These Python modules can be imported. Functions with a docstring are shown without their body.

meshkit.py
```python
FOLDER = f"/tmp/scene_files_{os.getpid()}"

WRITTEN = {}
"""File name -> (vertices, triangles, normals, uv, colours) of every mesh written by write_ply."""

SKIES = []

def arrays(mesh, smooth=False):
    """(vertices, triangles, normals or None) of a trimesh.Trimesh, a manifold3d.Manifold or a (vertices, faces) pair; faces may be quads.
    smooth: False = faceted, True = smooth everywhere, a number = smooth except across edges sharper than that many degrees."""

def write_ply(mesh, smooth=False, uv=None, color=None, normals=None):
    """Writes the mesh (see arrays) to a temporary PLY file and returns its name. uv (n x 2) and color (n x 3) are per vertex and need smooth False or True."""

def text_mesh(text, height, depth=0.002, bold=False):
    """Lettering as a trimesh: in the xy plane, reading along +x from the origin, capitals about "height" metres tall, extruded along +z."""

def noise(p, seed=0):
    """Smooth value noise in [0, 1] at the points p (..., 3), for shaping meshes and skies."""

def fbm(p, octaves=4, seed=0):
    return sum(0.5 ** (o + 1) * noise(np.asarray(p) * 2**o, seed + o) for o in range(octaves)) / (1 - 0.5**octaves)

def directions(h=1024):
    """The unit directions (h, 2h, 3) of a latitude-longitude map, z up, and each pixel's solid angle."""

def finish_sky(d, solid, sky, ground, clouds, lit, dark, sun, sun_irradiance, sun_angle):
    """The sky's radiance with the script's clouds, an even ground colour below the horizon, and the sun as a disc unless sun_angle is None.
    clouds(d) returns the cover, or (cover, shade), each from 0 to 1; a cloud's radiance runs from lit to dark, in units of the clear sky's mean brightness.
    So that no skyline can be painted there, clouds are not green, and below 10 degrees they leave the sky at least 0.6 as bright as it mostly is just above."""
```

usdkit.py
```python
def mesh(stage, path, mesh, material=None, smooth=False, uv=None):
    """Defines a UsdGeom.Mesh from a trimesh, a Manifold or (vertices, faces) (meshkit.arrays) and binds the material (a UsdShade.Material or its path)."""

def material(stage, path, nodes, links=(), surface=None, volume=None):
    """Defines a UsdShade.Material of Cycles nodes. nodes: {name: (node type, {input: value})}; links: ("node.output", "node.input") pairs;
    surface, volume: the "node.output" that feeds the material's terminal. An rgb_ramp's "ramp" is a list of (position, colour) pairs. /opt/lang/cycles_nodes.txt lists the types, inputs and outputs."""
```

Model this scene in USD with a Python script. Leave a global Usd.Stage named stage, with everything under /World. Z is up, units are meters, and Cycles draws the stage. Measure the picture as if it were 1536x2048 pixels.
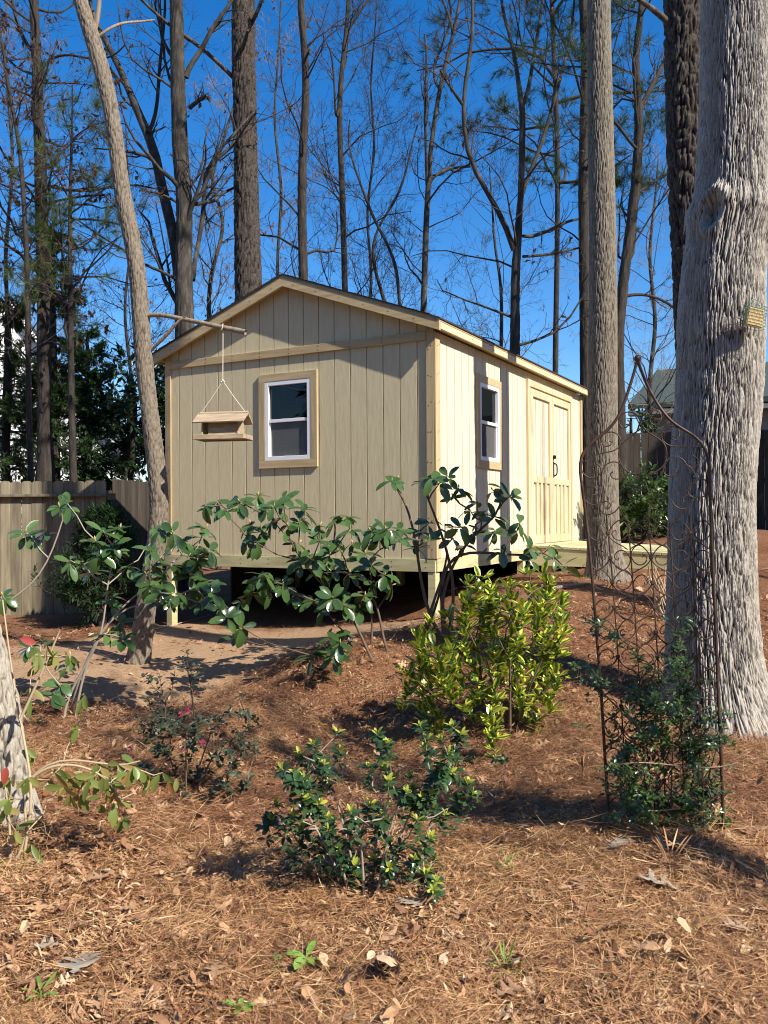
import math
import numpy as np
import trimesh
import meshkit
import shapely
import usdkit
from pxr import Gf, Sdf, Usd, UsdGeom, UsdLux, UsdShade, Vt
from scipy.interpolate import RBFInterpolator, CubicSpline
from scipy.spatial.transform import Rotation
from shapely.geometry import Polygon, box as sbox

stage = Usd.Stage.CreateInMemory()
UsdGeom.SetStageUpAxis(stage, 'Z')
UsdGeom.SetStageMetersPerUnit(stage, 1.0)
UsdGeom.Xform.Define(stage, '/World')
UsdGeom.Scope.Define(stage, '/World/Looks')
T = Sdf.ValueTypeNames

# ------------------------------------------------------------------ camera, sky, sun, exposure
FPX, PITCH, ROLL, CAMZ = 1727.4, 0.00688, -0.00683, 1.60
cam = UsdGeom.Camera.Define(stage, '/World/camera')
cam.CreateFocalLengthAttr(28.0)
cam.CreateHorizontalApertureAttr(28.0 * 1536 / FPX)
cam.CreateExposureAttr(0.79)
cp, sp, cr, sr = math.cos(PITCH), math.sin(PITCH), math.cos(ROLL), math.sin(ROLL)
fwd = np.array([0, cp, sp]); upz = np.array([0, -sp, cp]); ex = np.array([1.0, 0, 0])
er, eu = cr * ex + sr * upz, -sr * ex + cr * upz
cam.AddTransformOp().Set(Gf.Matrix4d(*er, 0, *eu, 0, *(-fwd), 0, 0, 0, CAMZ, 1))

SUN_AZ = np.array([0.748, -0.664]); SUN_EL = math.radians(41)
SUN_AZ = SUN_AZ / np.linalg.norm(SUN_AZ)
SUN = np.array([*(SUN_AZ * math.cos(SUN_EL)), math.sin(SUN_EL)])
sky_mat = usdkit.material(stage, '/World/Looks/sky_look', {
    's': ('sky_texture', {'sky_type': 'single_scattering', 'sun_disc': False, 'sun_elevation': SUN_EL,
                          'sun_rotation': math.atan2(SUN[0], SUN[1]), 'altitude': 200.0, 'air_density': 1.0, 'aerosol_density': 0.6, 'ozone_density': 2.6}),
    'h': ('hsv', {'hue': 0.507, 'saturation': 1.42, 'value': 1.0, 'fac': 1.0}),
    'b': ('background_shader', {'strength': 0.112})}, [('s.color', 'h.color'), ('h.color', 'b.color')], surface='b.background')
dome = UsdLux.DomeLight.Define(stage, '/World/sky')
UsdShade.MaterialBindingAPI.Apply(dome.GetPrim()).Bind(sky_mat)
dome.GetPrim().SetCustomDataByKey('kind', 'structure')
sun = UsdLux.DistantLight.Define(stage, '/World/sun')
sun.CreateNormalizeAttr(True); sun.CreateIntensityAttr(1.25); sun.CreateAngleAttr(0.5); sun.CreateColorAttr((1.0, 0.945, 0.85))
sz = SUN; sx = np.cross([0, 0, 1.0], sz); sx /= np.linalg.norm(sx); sy = np.cross(sz, sx)
sun.AddTransformOp().Set(Gf.Matrix4d(*sx, 0, *sy, 0, *sz, 0, 0, 0, 30, 1))


def P(px, py, Y):
    """World point at depth Y seen at photograph pixel (px, py)."""
    dx, dy = px - 768.0, py - 1024.0
    u, v = (cr * dx + sr * dy) / FPX, (-sr * dx + cr * dy) / FPX
    y, z = cp + sp * v, sp - cp * v
    return np.array([u * Y / y, Y, CAMZ + z * Y / y])


# ------------------------------------------------------------------ prim helpers
used = {}


def path_for(name, parent):
    base = parent.GetPath().pathString if parent is not None else '/World'
    k = (base, name)
    n = used.get(k, 0); used[k] = n + 1
    return f'{base}/{name}' + (f'_{n:03d}' if n else '')


def tag(prim, label=None, cat=None, group=None, kind=None):
    p = prim.GetPrim() if hasattr(prim, 'GetPrim') else prim
    for k, v in (('label', label), ('category', cat), ('group', group), ('kind', kind)):
        if v:
            p.SetCustomDataByKey(k, v)
    return p


def thing(name, label, cat, loc=(0, 0, 0), rotz=0.0, group=None):
    x = UsdGeom.Xform.Define(stage, path_for(name, None))
    x.AddTranslateOp().Set(Gf.Vec3d(*map(float, loc)))
    if rotz:
        x.AddRotateZOp().Set(math.degrees(rotz))
    p = tag(x, label, cat, group)
    ORIGIN[p.GetPath().pathString] = np.asarray(loc, float)
    return p


ORIGIN = {}


def obj(name, mesh, mat, parent=None, smooth=False, uv=None, label=None, cat=None, group=None, kind=None, world=False):
    """One Mesh prim. world=True: the vertices are world points of an unrotated thing."""
    if isinstance(mesh, Geo):
        mesh = mesh.get()
    if world and parent is not None:
        top = '/'.join(parent.GetPath().pathString.split('/')[:3])
        if isinstance(mesh, tuple):
            mesh = (np.asarray(mesh[0]) - ORIGIN[top], mesh[1])
        else:
            mesh = mesh.copy(); mesh.apply_translation(-ORIGIN[top])
    m = usdkit.mesh(stage, path_for(name, parent), mesh, M[mat] if isinstance(mat, str) else mat, smooth=smooth, uv=uv)
    return tag(m, label, cat, group, kind)


class Geo:
    """Collects vertices and triangles."""
    def __init__(self):
        self.v, self.f, self.n = [], [], 0

    def add(self, v, f):
        v, f = np.asarray(v, float).reshape(-1, 3), np.asarray(f, int)
        if f.shape[1] == 4:
            f = np.vstack([f[:, [0, 1, 2]], f[:, [0, 2, 3]]])
        self.v.append(v); self.f.append(f + self.n); self.n += len(v)
        return self

    def mesh(self, m):
        return self.add(m.vertices, m.faces)

    def box(self, x0, x1, y0, y1, z0, z1):
        return self.mesh(bx(x0, x1, y0, y1, z0, z1))

    def get(self):
        return (np.vstack(self.v), np.vstack(self.f)) if self.v else (np.zeros((3, 3)), np.array([[0, 1, 2]]))


def bx(x0, x1, y0, y1, z0, z1):
    m = trimesh.creation.box([x1 - x0, y1 - y0, z1 - z0])
    m.apply_translation([(x0 + x1) / 2, (y0 + y1) / 2, (z0 + z1) / 2])
    return m


def cbx(x0, x1, y0, y1, z0, z1, c=0.003):
    """Box with chamfered edges (hull of three inset boxes)."""
    p = []
    for ax in range(3):
        lo, hi = np.array([x0, y0, z0], float), np.array([x1, y1, z1], float)
        for k in range(3):
            if k != ax:
                lo[k] += c; hi[k] -= c
        p += [[(lo, hi)[i][0], (lo, hi)[j][1], (lo, hi)[k][2]] for i in (0, 1) for j in (0, 1) for k in (0, 1)]
    return trimesh.convex.convex_hull(np.array(p))


def unit(a):
    a = np.asarray(a, float)
    return a / (np.linalg.norm(a, axis=-1, keepdims=True) + 1e-12)


def tubes(pts, rad, sides=4, cap=False):
    """(N,K,3) polylines and (N,K) radii as tubes."""
    pts = np.asarray(pts, float); rad = np.asarray(rad, float)
    if pts.ndim == 2:
        pts, rad = pts[None], np.broadcast_to(rad, (1, len(pts)))
    N, K = pts.shape[:2]
    rad = np.broadcast_to(rad, (N, K))
    t = unit(np.gradient(pts, axis=1))
    mean = unit(t.mean(1))
    ref = np.where(np.abs(mean[:, 2:]) < 0.8, np.array([0, 0, 1.0]), np.array([1.0, 0, 0]))[:, None]
    a = unit(np.cross(t, np.broadcast_to(ref, t.shape))); b = np.cross(t, a)
    ang = np.arange(sides) * 2 * np.pi / sides
    v = pts[:, :, None] + rad[:, :, None, None] * (np.cos(ang)[:, None] * a[:, :, None] + np.sin(ang)[:, None] * b[:, :, None])
    n, i, j = np.meshgrid(np.arange(N), np.arange(K - 1), np.arange(sides), indexing='ij')
    idx = lambda i, j: n * K * sides + i * sides + j % sides
    q = np.stack([idx(i, j), idx(i, j + 1), idx(i + 1, j + 1), idx(i + 1, j)], -1).reshape(-1, 4)
    f = np.vstack([q[:, [0, 1, 2]], q[:, [0, 2, 3]]])
    if cap and sides > 2:
        e = []
        for k in range(N):
            for i0, rev in ((0, 1), (K - 1, 0)):
                o = k * K * sides + i0 * sides
                e += [[o, o + s + 1, o + s] if not rev else [o, o + s, o + s + 1] for s in range(1, sides - 1)]
        f = np.vstack([f, np.array(e)])
    return v.reshape(-1, 3), f


def smooth_line(p, n):
    p = np.asarray(p, float)
    s = np.r_[0, np.cumsum(np.linalg.norm(np.diff(p, axis=0), axis=1))]
    if len(p) < 3:
        return np.stack([np.interp(np.linspace(0, s[-1], n), s, p[:, k]) for k in range(p.shape[1])], 1)
    return CubicSpline(s, p)(np.linspace(0, s[-1], n))


LEAF_T = np.array([0, .1, .32, .6, .85, 1.0]); LEAF_W = np.array([.06, .36, .82, 1.0, .72, .04])


def leaves(pos, d, nrm, length, width, fold=0.25, curl=0.15, lod=6):
    """Batch of folded leaf blades. Returns v (N,m,3), f (m-local), uv (m,2)."""
    pos, d, nrm = (np.asarray(x, float) for x in (pos, d, nrm))
    N = len(pos); length = np.broadcast_to(length, N)[:, None, None]; width = np.broadcast_to(width, N)[:, None, None]
    d = unit(d); s = unit(np.cross(d, nrm)); n = np.cross(s, d)
    if lod == 2:
        t, w = np.array([0, .5, 1.0]), np.array([.08, 1.0, .05])
    elif lod == 1:
        t, w = np.array([0, 1.0]), np.array([1.0, .3])
    else:
        t, w = LEAF_T, LEAF_W
    K = len(t)
    fold = np.broadcast_to(fold, N)[:, None, None]; curl = np.broadcast_to(curl, N)[:, None, None]
    tt = t[None, :, None]; ww = w[None, :, None]
    mid = pos[:, None] + d[:, None] * tt * length - n[:, None] * (curl * tt ** 2 * length)
    off = s[:, None] * ww * width * 0.5; up = n[:, None] * (ww * width * 0.5 * fold)
    if lod == 1:
        v = np.concatenate([mid - off, mid + off], 1)
        f = np.array([[0, K, K + 1], [0, K + 1, 1]])
        return v, f, np.stack([np.r_[t, t], np.r_[t * 0, t * 0 + 1]], 1)
    v = np.concatenate([mid - off + up, mid, mid + off + up], 1)
    f = []
    for i in range(K - 1):
        for c in (0, 1):
            a, b = c * K + i, (c + 1) * K + i
            f += [[a, b, b + 1], [a, b + 1, a + 1]]
    uv = np.stack([np.tile(t, 3), np.r_[0.5 - w / 2, np.full(K, .5), 0.5 + w / 2]], 1)
    return v, np.array(f), uv


def join(v, f):
    N, m = v.shape[:2]
    return v.reshape(-1, 3), (f[None] + (np.arange(N) * m)[:, None, None]).reshape(-1, 3)


def leaf_parts(v, f, uv, mat, parent, name='leaf', limit=300, stuff='foliage'):
    """The leaves that show largest as parts of their own, the rest as one part."""
    o = ORIGIN['/'.join(parent.GetPath().pathString.split('/')[:3])]
    c = v.mean(1); size = np.linalg.norm(v[:, -1] - v[:, 0], axis=1) + np.linalg.norm(v.max(1) - v.min(1), axis=1)
    order = np.argsort(-size / np.linalg.norm(c - np.array([0, 0, CAMZ]), axis=1))
    for i in order[:limit]:
        obj(name, (v[i] - o, f), mat, parent, smooth=True, uv=uv)
    rest = order[limit:]
    if len(rest):
        V, F = join(v[rest], f)
        obj(stuff, (V - o, F), mat, parent, smooth=True, uv=np.tile(uv, (len(rest), 1)), kind='stuff')


# ------------------------------------------------------------------ materials
M = {}


def mat(name, nodes, links, surface='p.BSDF'):
    M[name] = usdkit.material(stage, f'/World/Looks/{name}', nodes, links, surface=surface)


def noisy(name, ramp, scale=(1, 1, 1), nscale=8.0, rough=0.7, bump=0.3, bdist=0.01, detail=6.0, coords='position', island=0.0, spec=0.3, bscale=None, distortion=0.0):
    """Noise-driven colour with bump; scale stretches the noise (grain)."""
    n = {'g': ('geometry', {}), 't': ('texture_coordinate', {}), 'm': ('mapping', {'scale': scale}),
         'n': ('noise_texture', {'scale': nscale, 'detail': detail, 'roughness': 0.62, 'distortion': distortion}),
         'r': ('rgb_ramp', {'ramp': ramp}), 'o': ('object_info', {}),
         'mx': ('map_range', {'from_min': 0.0, 'from_max': 1.0, 'to_min': 1.0 - island, 'to_max': 1.0 + island}),
         'h': ('hsv', {'hue': 0.5, 'saturation': 1.0, 'fac': 1.0}),
         'n2': ('noise_texture', {'scale': bscale or nscale * 2.0, 'detail': 5.0, 'roughness': 0.6}),
         'b': ('bump', {'strength': bump, 'distance': bdist}),
         'p': ('principled_bsdf', {'roughness': rough, 'specular_ior_level': spec})}
    src = 'g.position' if coords == 'position' else 't.object'
    l = [(src, 'm.vector'), ('m.vector', 'n.vector'), ('m.vector', 'n2.vector'), ('n.fac', 'r.fac'), ('o.random', 'mx.value'), ('mx.result', 'h.value'), ('r.color', 'h.color'), ('h.color', 'p.base_color'), ('n2.fac', 'b.height'), ('b.normal', 'p.normal')]
    mat(name, n, l)


def leafy(name, ramp, rough=0.35, trans=0.25, tcol=(0.18, 0.3, 0.05), spec=0.5, source='random_per_island', edge=None, hue=0.0):
    """Leaf: colour varies leaf by leaf; light shines through."""
    n = {'g': ('geometry', {}), 'o': ('object_info', {}), 'a': ('math', {'math_type': 'add'}), 'fr': ('math', {'math_type': 'fraction'}),
         'r': ('rgb_ramp', {'ramp': ramp}), 'ns': ('noise_texture', {'scale': 60.0, 'detail': 2.0}),
         'b': ('bump', {'strength': 0.15, 'distance': 0.002}),
         'p': ('principled_bsdf', {'roughness': rough, 'specular_ior_level': spec}),
         'tr': ('translucent_bsdf', {'color': tcol}), 'mc': ('mix_closure', {'fac': trans})}
    l = [('g.random_per_island', 'a.value1'), ('o.random', 'a.value2'), ('a.value', 'fr.value1'), ('fr.value', 'r.fac'),
         ('g.position', 'ns.vector'), ('ns.fac', 'b.height'), ('b.normal', 'p.normal'), ('p.BSDF', 'mc.closure1'), ('tr.BSDF', 'mc.closure2')]
    if edge is not None:   # variegated margin: yellow where the distance from the midrib is large
        n |= {'uv': ('texture_coordinate', {}), 'sx': ('separate_xyz', {}), 's': ('math', {'math_type': 'subtract', 'value2': 0.5}), 'ab': ('math', {'math_type': 'absolute'}),
              'mu': ('math', {'math_type': 'multiply_add', 'value2': 2.2}), 'n3': ('noise_texture', {'scale': 45.0, 'detail': 2.0}), 'sh': ('map_range', {'from_min': 0.50, 'from_max': 0.66}),
              'mix': ('mix_color', {'b': edge}), 'nm': ('map_range', {'from_min': 0.3, 'from_max': 0.7, 'to_min': -0.12, 'to_max': 0.30}), 'tm': ('mix_color', {'a': tcol, 'b': tuple(x * 0.8 for x in edge)})}
        l += [('uv.UV', 'sx.vector'), ('sx.y', 's.value1'), ('s.value', 'ab.value1'), ('ab.value', 'mu.value1'), ('g.position', 'n3.vector'), ('n3.fac', 'nm.value'), ('nm.result', 'mu.value3'),
              ('mu.value', 'sh.value'), ('sh.result', 'mix.fac'), ('r.color', 'mix.a'), ('mix.result', 'p.base_color'), ('sh.result', 'tm.fac'), ('tm.result', 'tr.color')]
    else:
        l += [('r.color', 'p.base_color')]
    mat(name, n, l, 'mc.closure')


def plain(name, color, rough=0.5, metallic=0.0, spec=0.5):
    mat(name, {'p': ('principled_bsdf', {'base_color': color, 'roughness': rough, 'metallic': metallic, 'specular_ior_level': spec})}, [])


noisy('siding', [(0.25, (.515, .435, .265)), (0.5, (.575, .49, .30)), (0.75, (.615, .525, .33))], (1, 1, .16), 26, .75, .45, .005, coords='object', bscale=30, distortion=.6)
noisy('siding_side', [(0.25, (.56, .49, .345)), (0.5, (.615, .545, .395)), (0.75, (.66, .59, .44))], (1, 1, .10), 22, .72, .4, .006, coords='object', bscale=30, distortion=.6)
noisy('trim_pine', [(0.3, (.36, .25, .125)), (0.5, (.47, .355, .19)), (0.72, (.54, .425, .245))], (1, 1, .06), 30, .65, .25, .003, coords='object', island=.07)
noisy('trim_pine_flat', [(0.3, (.36, .25, .125)), (0.5, (.47, .355, .19)), (0.72, (.54, .425, .245))], (.06, 1, 1), 30, .65, .25, .003, coords='object', island=.07)
noisy('door_pine', [(0.3, (.52, .37, .21)), (0.55, (.63, .48, .30)), (0.75, (.69, .56, .38))], (1, 1, .06), 26, .6, .2, .003, coords='object', island=.08)
noisy('treated_wood', [(0.3, (.36, .33, .17)), (0.52, (.50, .46, .25)), (0.75, (.58, .53, .31))], (.1, .1, .6), 24, .7, .25, .003, coords='object', island=.06)
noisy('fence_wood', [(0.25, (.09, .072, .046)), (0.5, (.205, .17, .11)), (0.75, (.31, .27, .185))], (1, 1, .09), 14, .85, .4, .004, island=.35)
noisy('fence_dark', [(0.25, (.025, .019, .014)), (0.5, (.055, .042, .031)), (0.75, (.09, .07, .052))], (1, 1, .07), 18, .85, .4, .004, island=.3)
noisy('old_board', [(0.3, (.24, .175, .105)), (0.55, (.40, .305, .195)), (0.75, (.50, .40, .27))], (.08, 1, 1), 40, .8, .5, .003)
noisy('groove_pine', [(0.3, (.36, .25, .115)), (0.5, (.46, .34, .17)), (0.72, (.52, .40, .22))], (1, 1, .06), 30, .7, .2, .003, coords='object')
plain('shingle', (.035, .032, .032), .9)
plain('vinyl', (.80, .80, .82), .35)
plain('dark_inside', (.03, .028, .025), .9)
plain('black_metal', (.02, .018, .016), .4, .6)
noisy('trellis_metal', [(0.3, (.040, .022, .014)), (0.6, (.075, .040, .025)), (0.75, (.12, .060, .035))], (1, 1, 1), 60, .5, .15, .001, spec=.4)
plain('green_wire', (.10, .22, .16), .4)
noisy('suet', [(0.3, (.30, .16, .06)), (0.5, (.52, .34, .14)), (0.7, (.70, .55, .28))], (1, 1, 1), 90, .7, .5, .003)
plain('rope', (.62, .55, .40), .9)
plain('white_paint', (.78, .78, .76), .6)
plain('grey_siding', (.17, .185, .185), .7)
plain('roof_green', (.04, .055, .045), .9)
plain('dark_glass', (.02, .025, .03), .1)
mat('glass', {'t': ('transparent_bsdf', {'color': (.85, .9, .88)}), 'g': ('glossy_bsdf', {'roughness': 0.005}), 'f': ('fresnel', {'IOR': 1.5}), 'm': ('mix_closure', {})},
    [('f.fac', 'm.fac'), ('t.BSDF', 'm.closure1'), ('g.BSDF', 'm.closure2')], 'm.closure')
mat('insect_screen', {'t': ('transparent_bsdf', {}), 'd': ('diffuse_bsdf', {'color': (.16, .155, .15)}), 'm': ('mix_closure', {'fac': .55})},
    [('t.BSDF', 'm.closure1'), ('d.BSDF', 'm.closure2')], 'm.closure')
# bark: furrows run up the trunk
noisy('bark_oak', [(0.22, (.10, .085, .07)), (0.42, (.27, .245, .21)), (0.6, (.42, .39, .345)), (0.8, (.52, .49, .44))], (1, 1, .22), 34, .9, .8, .012, bscale=60)
noisy('bark_tulip', [(0.25, (.14, .115, .09)), (0.5, (.27, .23, .185)), (0.75, (.37, .33, .27))], (1, 1, .12), 50, .9, .9, .010, bscale=70)
noisy('bark_brown', [(0.25, (.13, .095, .065)), (0.5, (.24, .185, .13)), (0.75, (.34, .275, .205))], (1, 1, .2), 45, .88, .8, .008, bscale=55)
noisy('bark_pale', [(0.25, (.27, .235, .18)), (0.5, (.44, .395, .32)), (0.75, (.55, .50, .42))], (1, 1, .25), 28, .9, .9, .010, bscale=45)
noisy('bark_dark', [(0.25, (.014, .011, .009)), (0.5, (.036, .028, .022)), (0.75, (.07, .056, .045))], (1, 1, .2), 22, .92, .9, .015, bscale=40)
noisy('bark_pine', [(0.28, (.022, .016, .013)), (0.45, (.062, .048, .039)), (0.62, (.13, .105, .085)), (0.8, (.21, .18, .15))], (1, 1, .4), 16, .92, 1.0, .02, bscale=30)
noisy('bark_grey', [(0.25, (.018, .015, .012)), (0.5, (.045, .037, .029)), (0.75, (.12, .105, .085))], (1, 1, .3), 12, .9, .8, .010, bscale=40)
plain('twig_dark', (.045, .034, .027), .9)
plain('twig_pale', (.20, .165, .125), .9)
plain('stem_brown', (.13, .085, .055), .85)
plain('stem_grey', (.30, .255, .20), .85)
plain('stem_tan', (.40, .31, .19), .85)
leafy('leaf_rhodo', [(0, (.034, .070, .018)), (.5, (.054, .105, .027)), (1, (.085, .145, .042))], .20, .16, (.16, .27, .04), .7)
leafy('leaf_euonymus', [(0, (.025, .08, .014)), (.5, (.05, .13, .02)), (.8, (.13, .23, .03)), (1, (.30, .36, .05))], .3, .25, (.25, .38, .04), .5, edge=(.66, .62, .06))
leafy('leaf_pitto', [(0, (.022, .055, .020)), (.6, (.042, .090, .030)), (1, (.065, .12, .04))], .25, .15, (.1, .2, .05), .6)
leafy('leaf_new', [(0, (.30, .36, .05)), (1, (.50, .48, .07))], .4, .3, (.4, .45, .05), .4)
leafy('leaf_loro', [(0, (.036, .050, .028)), (.6, (.06, .085, .042)), (1, (.10, .085, .055))], .45, .15, (.12, .16, .06), .4)
leafy('leaf_olive', [(0, (.10, .15, .035)), (.55, (.17, .21, .05)), (.8, (.24, .20, .06)), (1, (.33, .13, .06))], .4, .3, (.35, .38, .06), .4)
leafy('leaf_vine', [(0, (.022, .048, .014)), (.6, (.040, .085, .022)), (1, (.07, .12, .03))], .28, .15, (.1, .2, .04), .6)
leafy('leaf_dark', [(0, (.010, .026, .010)), (1, (.030, .060, .022))], .35, .15, (.06, .12, .02), .5)
leafy('leaf_cedar', [(0, (.018, .042, .014)), (1, (.055, .095, .028))], .6, .12, (.08, .14, .03), .2)
leafy('leaf_red', [(0, (.34, .05, .04)), (1, (.40, .09, .06))], .4, .3, (.5, .08, .05), .4)
leafy('petal_pink', [(0, (.55, .04, .16)), (1, (.65, .09, .25))], .6, .3, (.6, .1, .2), .2)
leafy('needle_green', [(0, (.020, .042, .014)), (.7, (.05, .085, .022)), (1, (.10, .12, .03))], .5, .15, (.1, .16, .03), .3)
leafy('dead_leaf', [(0, (.045, .026, .018)), (.6, (.11, .06, .036)), (1, (.20, .11, .06))], .7, .2, (.3, .14, .05), .2)
leafy('weed_green', [(0, (.13, .28, .04)), (1, (.24, .42, .08))], .45, .3, (.3, .5, .06), .4)
leafy('straw', [(0, (.12, .050, .024)), (.25, (.30, .135, .056)), (.55, (.45, .24, .105)), (.85, (.57, .345, .155)), (1, (.66, .46, .24))], .55, .0, spec=.35)
leafy('straw_red', [(0, (.12, .050, .025)), (.4, (.24, .105, .050)), (.75, (.34, .165, .080)), (1, (.46, .27, .14))], .6, .0, spec=.3)
leafy('chips', [(0, (.12, .052, .028)), (.3, (.28, .135, .066)), (.6, (.38, .205, .10)), (.85, (.46, .28, .15)), (1, (.54, .37, .21))], .75, .0, spec=.2)
leafy('fallen', [(0, (.17, .085, .05)), (.4, (.29, .16, .09)), (.8, (.38, .235, .135)), (1, (.46, .33, .22))], .65, .08, (.4, .22, .1), spec=.25)
leafy('litter_leaf', [(0, (.18, .085, .045)), (.4, (.31, .165, .085)), (.8, (.43, .26, .14)), (1, (.56, .40, .25))], .65, .08, (.4, .22, .1), spec=.25)
leafy('fallen_grey', [(0, (.27, .23, .18)), (1, (.36, .31, .24))], .7, .05, (.3, .22, .1), spec=.2)

# ------------------------------------------------------------------ terrain
CTRL = [(768, 2048, 2.62), (0, 2048, 2.62), (1536, 2048, 2.62), (730, 1790, 3.43), (60, 1660, 4.1), (1447, 1672, 3.98), (1215, 1650, 4.05), (1020, 1465, 5.55),
        (1440, 1445, 5.65), (400, 1540, 5.2), (640, 1332, 7.0), (760, 1312, 7.1), (870, 1285, 7.35), (275, 1325, 8.0), (350, 1250, 10.68), (100, 1228, 12.0), (868, 1236, 8.94), (560, 1264, 9.8),
        (450, 1306, 8.4), (560, 1312, 7.9), (200, 1350, 7.4), (500, 1390, 6.3), (1210, 1155, 9.8), (1100, 1188, 9.0), (1330, 1142, 10.6), (1290, 1072, 14), (1520, 1062, 14), (1000, 1370, 6.3), (1150, 1300, 7.0), (1340, 1290, 7.6), (1480, 1230, 8.5), (700, 1440, 6.35), (500, 1440, 6.45), (330, 1440, 6.4), (1090, 1640, 4.38), (980, 1600, 4.72), (460, 1700, 3.99), (200, 1560, 4.8)]
cpts = [P(*c) for c in CTRL] + [np.array(q, float) for q in [(-7, 12, .27), (-8, 6, .1), (-5, 3, .05), (5, 3, .1), (8, 7, .6), (0, -3, 0), (-5, -4, 0), (6, -4, 0), (-8, 17, .35), (0, 17, .8), (6, 17, 1.25), (9, 12, 1.0), (-20, 20, .5), (20, 20, 1.4), (0, 35, 1.2), (-25, 0, 0), (25, 0, .6), (-20, 40, 1), (25, 40, 1.6), (1.5, 12.5, .82), (-1.5, 12.5, .5)]]
cpts = np.array(cpts)
rbf = RBFInterpolator(cpts[:, :2], cpts[:, 2], kernel='thin_plate_spline', smoothing=0.012)


def ground_z(x, y, fine=True):
    x, y = np.atleast_1d(np.asarray(x, float)), np.atleast_1d(np.asarray(y, float))
    q = np.stack([np.clip(x, -26, 26), np.clip(y, -5, 41)], 1)
    z = rbf(q)
    if fine:
        p = np.stack([x, y, x * 0], 1)
        rough = 1 - 0.8 * sand_mask(x, y)
        z = z + rough * (0.045 * (meshkit.fbm(p * 2.2, 3, 5) - .5) + 0.045 * (meshkit.fbm(p * 8.0, 3, 9) - .5))
    return z


SAND = Polygon([tuple(P(*q)[:2]) for q in [(-250, 1400, 7.2), (150, 1395, 6.7), (420, 1372, 6.95), (520, 1328, 7.55), (720, 1318, 7.85), (820, 1290, 8.15), (905, 1262, 8.5), (890, 1236, 8.95), (600, 1255, 9.85), (350, 1250, 10.8), (290, 1260, 10.4), (130, 1300, 9.3), (-250, 1300, 9.2)]])


def sand_mask(x, y):
    """1 on the bare sandy strip before the shed, 0 on the straw."""
    sd = np.full(len(x), -9.0)
    near = (np.abs(x) < 8) & (y < 16) & (y > 4)
    if near.any():
        pt = shapely.points(x[near], y[near])
        d = shapely.distance(pt, SAND.exterior)
        sd[near] = np.where(shapely.contains_xy(SAND, x[near], y[near]), d, -d)
    n = meshkit.fbm(np.stack([x, y, x * 0], 1) * 3.0, 3, 2) - .5
    return np.clip((sd + 0.5 * n) / 0.22 + .5, 0, 1)


def axis(lo, hi, dense, step, grow):
    a = list(np.arange(dense[0], dense[1], step)); s = step
    up = [dense[1]]
    while up[-1] < hi:
        s *= grow; up.append(up[-1] + s)
    s = step; dn = [dense[0]]
    while dn[-1] > lo:
        s *= grow; dn.append(dn[-1] - s)
    return np.array(dn[:0:-1] + a + up)


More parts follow.
